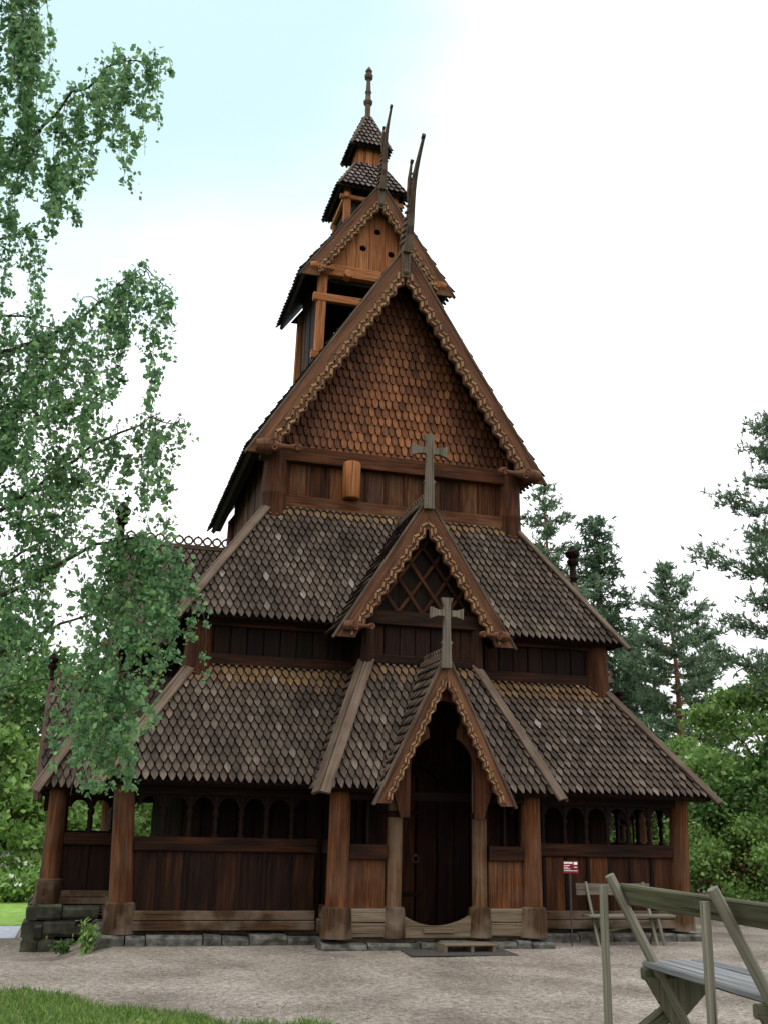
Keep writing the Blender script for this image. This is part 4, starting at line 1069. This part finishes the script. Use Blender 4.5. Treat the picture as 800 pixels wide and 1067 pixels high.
# top corner mass
bough([(-30, -40, 10.6), (0, -60, 10.4), (30, -50, 10.3), (45, -20, 10.2)], [(0, .45, 16, 170*S_, 330*S_), (.45, 1, 8, 70*S_, 190*S_)], dens=118, clump=60)
bough([(-60, 60, 10.6), (-20, 30, 10.4), (20, 25, 10.2), (42, 40, 10.1)], [(.1, .75, 10, 90*S_, 190*S_), (.75, 1, 5, 50*S_, 120*S_)], dens=105, clump=50)
# the arching bough against the sky
bough([(-60, 200, 10.6), (-10, 175, 10.4), (35, 140, 10.2), (75, 100, 10.1), (110, 74, 10.), (140, 62, 9.9), (168, 66, 9.9)],
      [(.12, .42, 11, 70*S_, 150*S_), (.42, .68, 9, 80*S_, 150*S_), (.66, .90, 10, 35*S_, 112*S_), (.88, 1., 7, 8*S_, 26*S_)], dens=150, clump=340)
bough([(-60, 310, 10.7), (-20, 270, 10.4), (20, 240, 10.3), (48, 250, 10.2)], [(.1, 1, 13, 60*S_, 150*S_)], dens=95, clump=60)
# the second spray
bough([(-60, 400, 10.7), (0, 372, 10.4), (50, 350, 10.2), (95, 322, 10.), (130, 296, 9.9), (155, 280, 9.8), (176, 312, 9.8)],
      [(.05, .45, 22, 80*S_, 230*S_), (.45, .75, 14, 80*S_, 190*S_), (.72, 1, 9, 30*S_, 110*S_)], dens=105, clump=260)
bough([(-60, 470, 10.9), (-10, 430, 10.7), (40, 405, 10.5), (80, 400, 10.4), (105, 420, 10.3)], [(.05, .95, 22, 70*S_, 220*S_)], dens=95, clump=140)
# the third spray
bough([(-60, 560, 10.7), (20, 520, 10.4), (80, 478, 10.1), (125, 450, 9.9), (160, 436, 9.8), (190, 446, 9.8)],
      [(.1, .5, 14, 70*S_, 200*S_), (.5, .8, 8, 60*S_, 130*S_), (.78, 1, 9, 60*S_, 150*S_)], dens=95, clump=150)
bough([(-60, 640, 11.), (0, 590, 10.8), (50, 560, 10.5), (95, 560, 10.3)], [(0, .8, 11, 50*S_, 120*S_)], dens=90, clump=60)
# loose sprays that fill the near side of the crown
bough([(-70, 300, 10.9), (-20, 320, 10.7), (25, 330, 10.5), (60, 345, 10.4)], [(0, 1, 18, 80*S_, 200*S_)], dens=135, clump=60)
bough([(-70, 500, 11.), (-25, 480, 10.8), (25, 475, 10.6), (70, 490, 10.5)], [(0, 1, 18, 80*S_, 190*S_)], dens=135, clump=60)
bough([(-70, 610, 11.1), (-25, 590, 10.9), (20, 585, 10.7), (60, 600, 10.6)], [(0, .9, 13, 50*S_, 120*S_)], dens=120, clump=40)
# the curtain before the roofs
bough([(-40, 640, 10.6), (40, 600, 10.3), (100, 570, 10.), (140, 560, 9.8), (170, 570, 9.8), (192, 588, 9.8)],
      [(.42, .66, 13, 90*S_, 235*S_), (.60, .86, 12, 70*S_, 150*S_), (.84, 1, 7, 50*S_, 115*S_)], dens=130, clump=80)
bough([(-40, 700, 10.8), (40, 660, 10.5), (90, 640, 10.3), (125, 640, 10.2)], [(.72, 1, 6, 90*S_, 170*S_), (.0, .5, 4, 30*S_, 70*S_)], dens=90, clump=30)
bough([(100, 700, 10.1), (122, 690, 10.), (145, 715, 10.)], [(0, 1, 13, 60*S_, 118*S_)], dens=170, clump=60, r0=.008)
mb.build('branches', 'twig', birch, True); tw.build('twigs', 'twig', birch)
leaf_mesh('crown', [leaves(np.array(LC), .050, .80, .5, .5)], 'birch', birch)

# ================================================================== FURNITURE
def tub(name, mat, parent, segs, n=10):
    mb = MB()
    for p, q, r0, r1 in segs: 
        p = V(p); q = V(q); mb.tube([p, p.lerp(q, .33), p.lerp(q, .67), q], [r0, r0*1.02, r1*1.02, r1], n)
    return mb.build(name, mat, parent, True)
# near bench: slanting pole supports, upright stakes, one back plank
A = V((-2.92, -11.60, 0)); Bq = V((-3.03, -12.76, 0)); gz = ground_z(-2.8, -12.2)
nb = thing('bench', 'weathered grey bench with slanting pole supports, seen from behind in the foreground', 'bench', (-2.75, -12.2, gz))
O = V((-2.75, -12.2, gz))
def bl(p): return V(p)-O
for P_ in (A, Bq):
    tub('slanting_pole', 'bench', nb, [(bl((P_.x-.01, P_.y, 1.64)), bl((P_.x+.48, P_.y-.03, .72)), .026, .029)])
    mb = MB(); mb.beam(bl((P_.x-.03, P_.y+.035, gz-.05)), bl((P_.x-.03, P_.y+.035, 1.585)), .038, .036, up=(0, 1, 0)); mb.build('stake', 'bench', nb)
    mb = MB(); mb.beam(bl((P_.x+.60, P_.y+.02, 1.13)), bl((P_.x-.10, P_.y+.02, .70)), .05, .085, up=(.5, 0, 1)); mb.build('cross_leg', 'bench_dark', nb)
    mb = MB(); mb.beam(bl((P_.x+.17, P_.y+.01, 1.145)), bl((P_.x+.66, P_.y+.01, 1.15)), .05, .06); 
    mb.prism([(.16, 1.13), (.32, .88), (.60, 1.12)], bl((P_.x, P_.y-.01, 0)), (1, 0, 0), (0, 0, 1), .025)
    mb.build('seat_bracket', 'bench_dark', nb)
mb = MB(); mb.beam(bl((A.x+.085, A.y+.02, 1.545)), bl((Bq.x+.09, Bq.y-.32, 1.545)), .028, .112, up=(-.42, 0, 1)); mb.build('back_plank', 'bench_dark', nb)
mb = MB()
for i in range(3):
    x = .255+i*.145
    mb.beam(bl((A.x+x, A.y+.04, 1.19)), bl((Bq.x+x, Bq.y-.45, 1.19)), .135, .035)
mb.build('seat', 'bench_seat', nb)
# far bench against the wall
fx, fy = 3.55, .18
fb = thing('bench', 'small pale grey bench standing against the church wall beside the sign', 'bench', (fx, fy, ground_z(fx, fy)))
fz = fb.location.z
mb = MB(); mb.beam((-.85, -.02, .47-fz), (.78, -.02, .47-fz), .3, .04); mb.build('seat', 'bench', fb)
mb = MB(); mb.beam((-.9, .22, .88-fz), (.52, .22, .88-fz), .03, .2, up=(0, .15, 1)); mb.build('backrest', 'grey', fb)
for x in (-.68, .42):
    mb = MB(); mb.beam((x, -.16, -.05), (x-.02, .24, 1.0-fz), .05, .045, up=(0, 1, 0)); mb.build('back_support', 'bench', fb)
    mb = MB(); mb.beam((x+.06, .25, -.05), (x+.06, -.12, .46-fz), .05, .05, up=(0, 1, 0)); mb.build('leg', 'bench', fb)
    mb = MB(); mb.beam((x+.12, -.18, -.05), (x+.05, -.1, .46-fz), .05, .05, up=(0, 1, 0)); mb.build('leg', 'bench', fb)
mb = MB(); mb.beam((-.6, .0, .2-fz), (.45, .0, .36-fz), .035, .05); mb.build('brace', 'bench_dark', fb)
# red sign
sx_, sy_ = 2.43, .12; sz = ground_z(sx_, sy_)
sg = thing('sign', 'small red sign with white lettering on a thin dark post', 'sign', (sx_, sy_, sz))
mb = MB(); mb.tube([(0, .02, -.1), (0, .02, .6), (0, .02, 1.2-sz)], [.013]*3, 8); mb.build('post', 'iron', sg, True)
mb = MB(); mb.beam((-.185, 0, 1.25-sz), (.185, 0, 1.25-sz), .014, .26); q_ = mb.build('panel', 'red', sg); q_.scale = (.77, 1, .77); q_.location.z = (1.25-sz)*.23
mb = MB(); rs = random.Random(2)
x = -.16
while x < .05: w = rs.uniform(.02, .034); mb.beam((x, -.0085, 1.34-sz), (x+w, -.0085, 1.34-sz), .003, .036, ch=.001); x += w+.007
mb.beam((.075, -.0085, 1.33-sz), (.16, -.0085, 1.33-sz), .003, .055, ch=.001)
for r_, (z, end) in enumerate(((1.285, -.03), (1.25, -.07), (1.215, -.02), (1.175, .15))):
    x = -.16
    while x < end: w = rs.uniform(.012, .03); mb.beam((x, -.0085, z-sz), (x+w, -.0085, z-sz), .003, .014, ch=.001); x += w+.007
mb.beam((.08, -.0085, 1.25-sz), (.15, -.0085, 1.25-sz), .003, .016, ch=.001)
q_ = mb.build('lettering', 'whitep', sg); q_.scale = (.77, 1, .77); q_.location.z = (1.25-sz)*.23
# wooden step and mat before the threshold
st = thing('wooden_step', 'low slatted wooden step on the gravel before the church door', 'step', (.30, -.52, ground_z(.3, -.52)))
for i in range(3): mb = MB(); mb.beam((-.42, -.13+.13*i, .115), (.42, -.13+.13*i, .115), .115, .03); mb.build('tread', 'plank_grey', st)
for x in (-.4, .04, .4): mb = MB(); mb.beam((x, -.19, .045), (x, .19, .045), .05, .11); mb.build('bearer', 'plank_grey', st)
mb = MB(); g = ground_z(.2, -.75); mb.prism([(-.75, -1.05), (.95, -1.1), (1.0, -.3), (-.7, -.28)], (0, 0, g+.008), (1, 0, 0), (0, 1, 0), .012)
tag(mb.build('door_mat', 'mat'), 'dark flat mat lying on the gravel under the wooden step', 'mat')

# ================================================================== LIGHT, SKY, CAMERA
SUN_EL, SUN_AZ = 62, 235    # azimuth clockwise from +Y
sun = bpy.data.lights.new('sun', 'SUN'); sun.energy = .5; sun.angle = rad(25); sun.color = (1, .95, .87)
so = bpy.data.objects.new('sun', sun); COL.objects.link(so)
dirv = V((math.sin(rad(SUN_AZ))*math.cos(rad(SUN_EL)), math.cos(rad(SUN_AZ))*math.cos(rad(SUN_EL)), math.sin(rad(SUN_EL))))
so.rotation_euler = (-dirv).to_track_quat('-Z', 'Y').to_euler(); so.location = dirv*60
wd = bpy.data.worlds.new('World'); scene.world = wd; wd.use_nodes = True
nt = wd.node_tree; L = nt.links.new; bg = nt.nodes['Background']
sky = nt.nodes.new('ShaderNodeTexSky'); sky.sky_type = 'NISHITA'; sky.sun_disc = False; sky.sun_elevation = rad(SUN_EL); sky.sun_rotation = rad(SUN_AZ); sky.altitude = 100; sky.dust_density = 3.5; sky.ozone_density = .3
tc = nt.nodes.new('ShaderNodeTexCoord'); mp = nt.nodes.new('ShaderNodeMapping'); mp.inputs['Scale'].default_value = (1, 1, 2.6); L(tc.outputs['Generated'], mp.inputs['Vector'])
n1 = nt.nodes.new('ShaderNodeTexNoise'); n1.inputs['Scale'].default_value = 2.1; n1.inputs['Detail'].default_value = 8; n1.inputs['Roughness'].default_value = .55; L(mp.outputs[0], n1.inputs['Vector'])
cr = ramp(nt, [(.35, (.86, .86, .86)), (.52, (1, 1, 1))]); L(n1.outputs['Fac'], cr.inputs[0])
# thinner cloud in one quarter of the sky
dt = nt.nodes.new('ShaderNodeVectorMath'); dt.operation = 'DOT_PRODUCT'; L(tc.outputs['Generated'], dt.inputs[0]); dt.inputs[1].default_value = (-.12, .60, .79)
ad = nt.nodes.new('ShaderNodeMath'); ad.operation = 'MULTIPLY_ADD'; L(n1.outputs['Fac'], ad.inputs[0]); ad.inputs[1].default_value = -.08; L(dt.outputs['Value'], ad.inputs[2])
hr = nt.nodes.new('ShaderNodeMapRange'); hr.interpolation_type = 'SMOOTHSTEP'; L(ad.outputs[0], hr.inputs['Value'])
hr.inputs['From Min'].default_value = .77; hr.inputs['From Max'].default_value = .905; hr.inputs['To Min'].default_value = 0; hr.inputs['To Max'].default_value = .96
# overcast: the cloud is brighter overhead than at the horizon
sep = nt.nodes.new('ShaderNodeSeparateXYZ'); L(tc.outputs['Generated'], sep.inputs[0])
gr = nt.nodes.new('ShaderNodeMapRange'); gr.inputs['From Min'].default_value = 0; gr.inputs['From Max'].default_value = 1; gr.inputs['To Min'].default_value = 1.; gr.inputs['To Max'].default_value = 2.6
L(sep.outputs['Z'], gr.inputs['Value'])
cl = nt.nodes.new('ShaderNodeVectorMath'); cl.operation = 'SCALE'; cl.inputs[0].default_value = (6.6, 6.6, 6.75); L(gr.outputs[0], cl.inputs['Scale'])
mx = mixc(nt); L(cr.outputs[0], mx.inputs[0]); L(sky.outputs[0], mx.inputs[6]); 
L(cl.outputs[0], mx.inputs[7])
veil = mixc(nt); L(hr.outputs[0], veil.inputs[0]); L(mx.outputs[2], veil.inputs[6]); veil.inputs[7].default_value = (3.75, 5.25, 5.45, 1)
L(veil.outputs[2], bg.inputs['Color']); bg.inputs['Strength'].default_value = .15
cam = bpy.data.cameras.new('camera'); co = bpy.data.objects.new('camera', cam); COL.objects.link(co)
cam.sensor_fit = 'HORIZONTAL'; cam.sensor_width = 36; cam.lens = 36*FPX/800; cam.clip_end = 2000; cam.clip_start = .05
m3 = Matrix((RT, UP, -FW)).transposed(); co.matrix_world = Matrix.Translation(CAM) @ m3.to_4x4()
scene.camera = co
scene.view_settings.view_transform = 'Standard'; scene.view_settings.look = 'None'; scene.view_settings.exposure = .22; scene.view_settings.gamma = 1
scene.render.resolution_x = 767; scene.render.resolution_y = 1024
scene.cycles.max_bounces = 6
scene.cycles.use_denoising = True
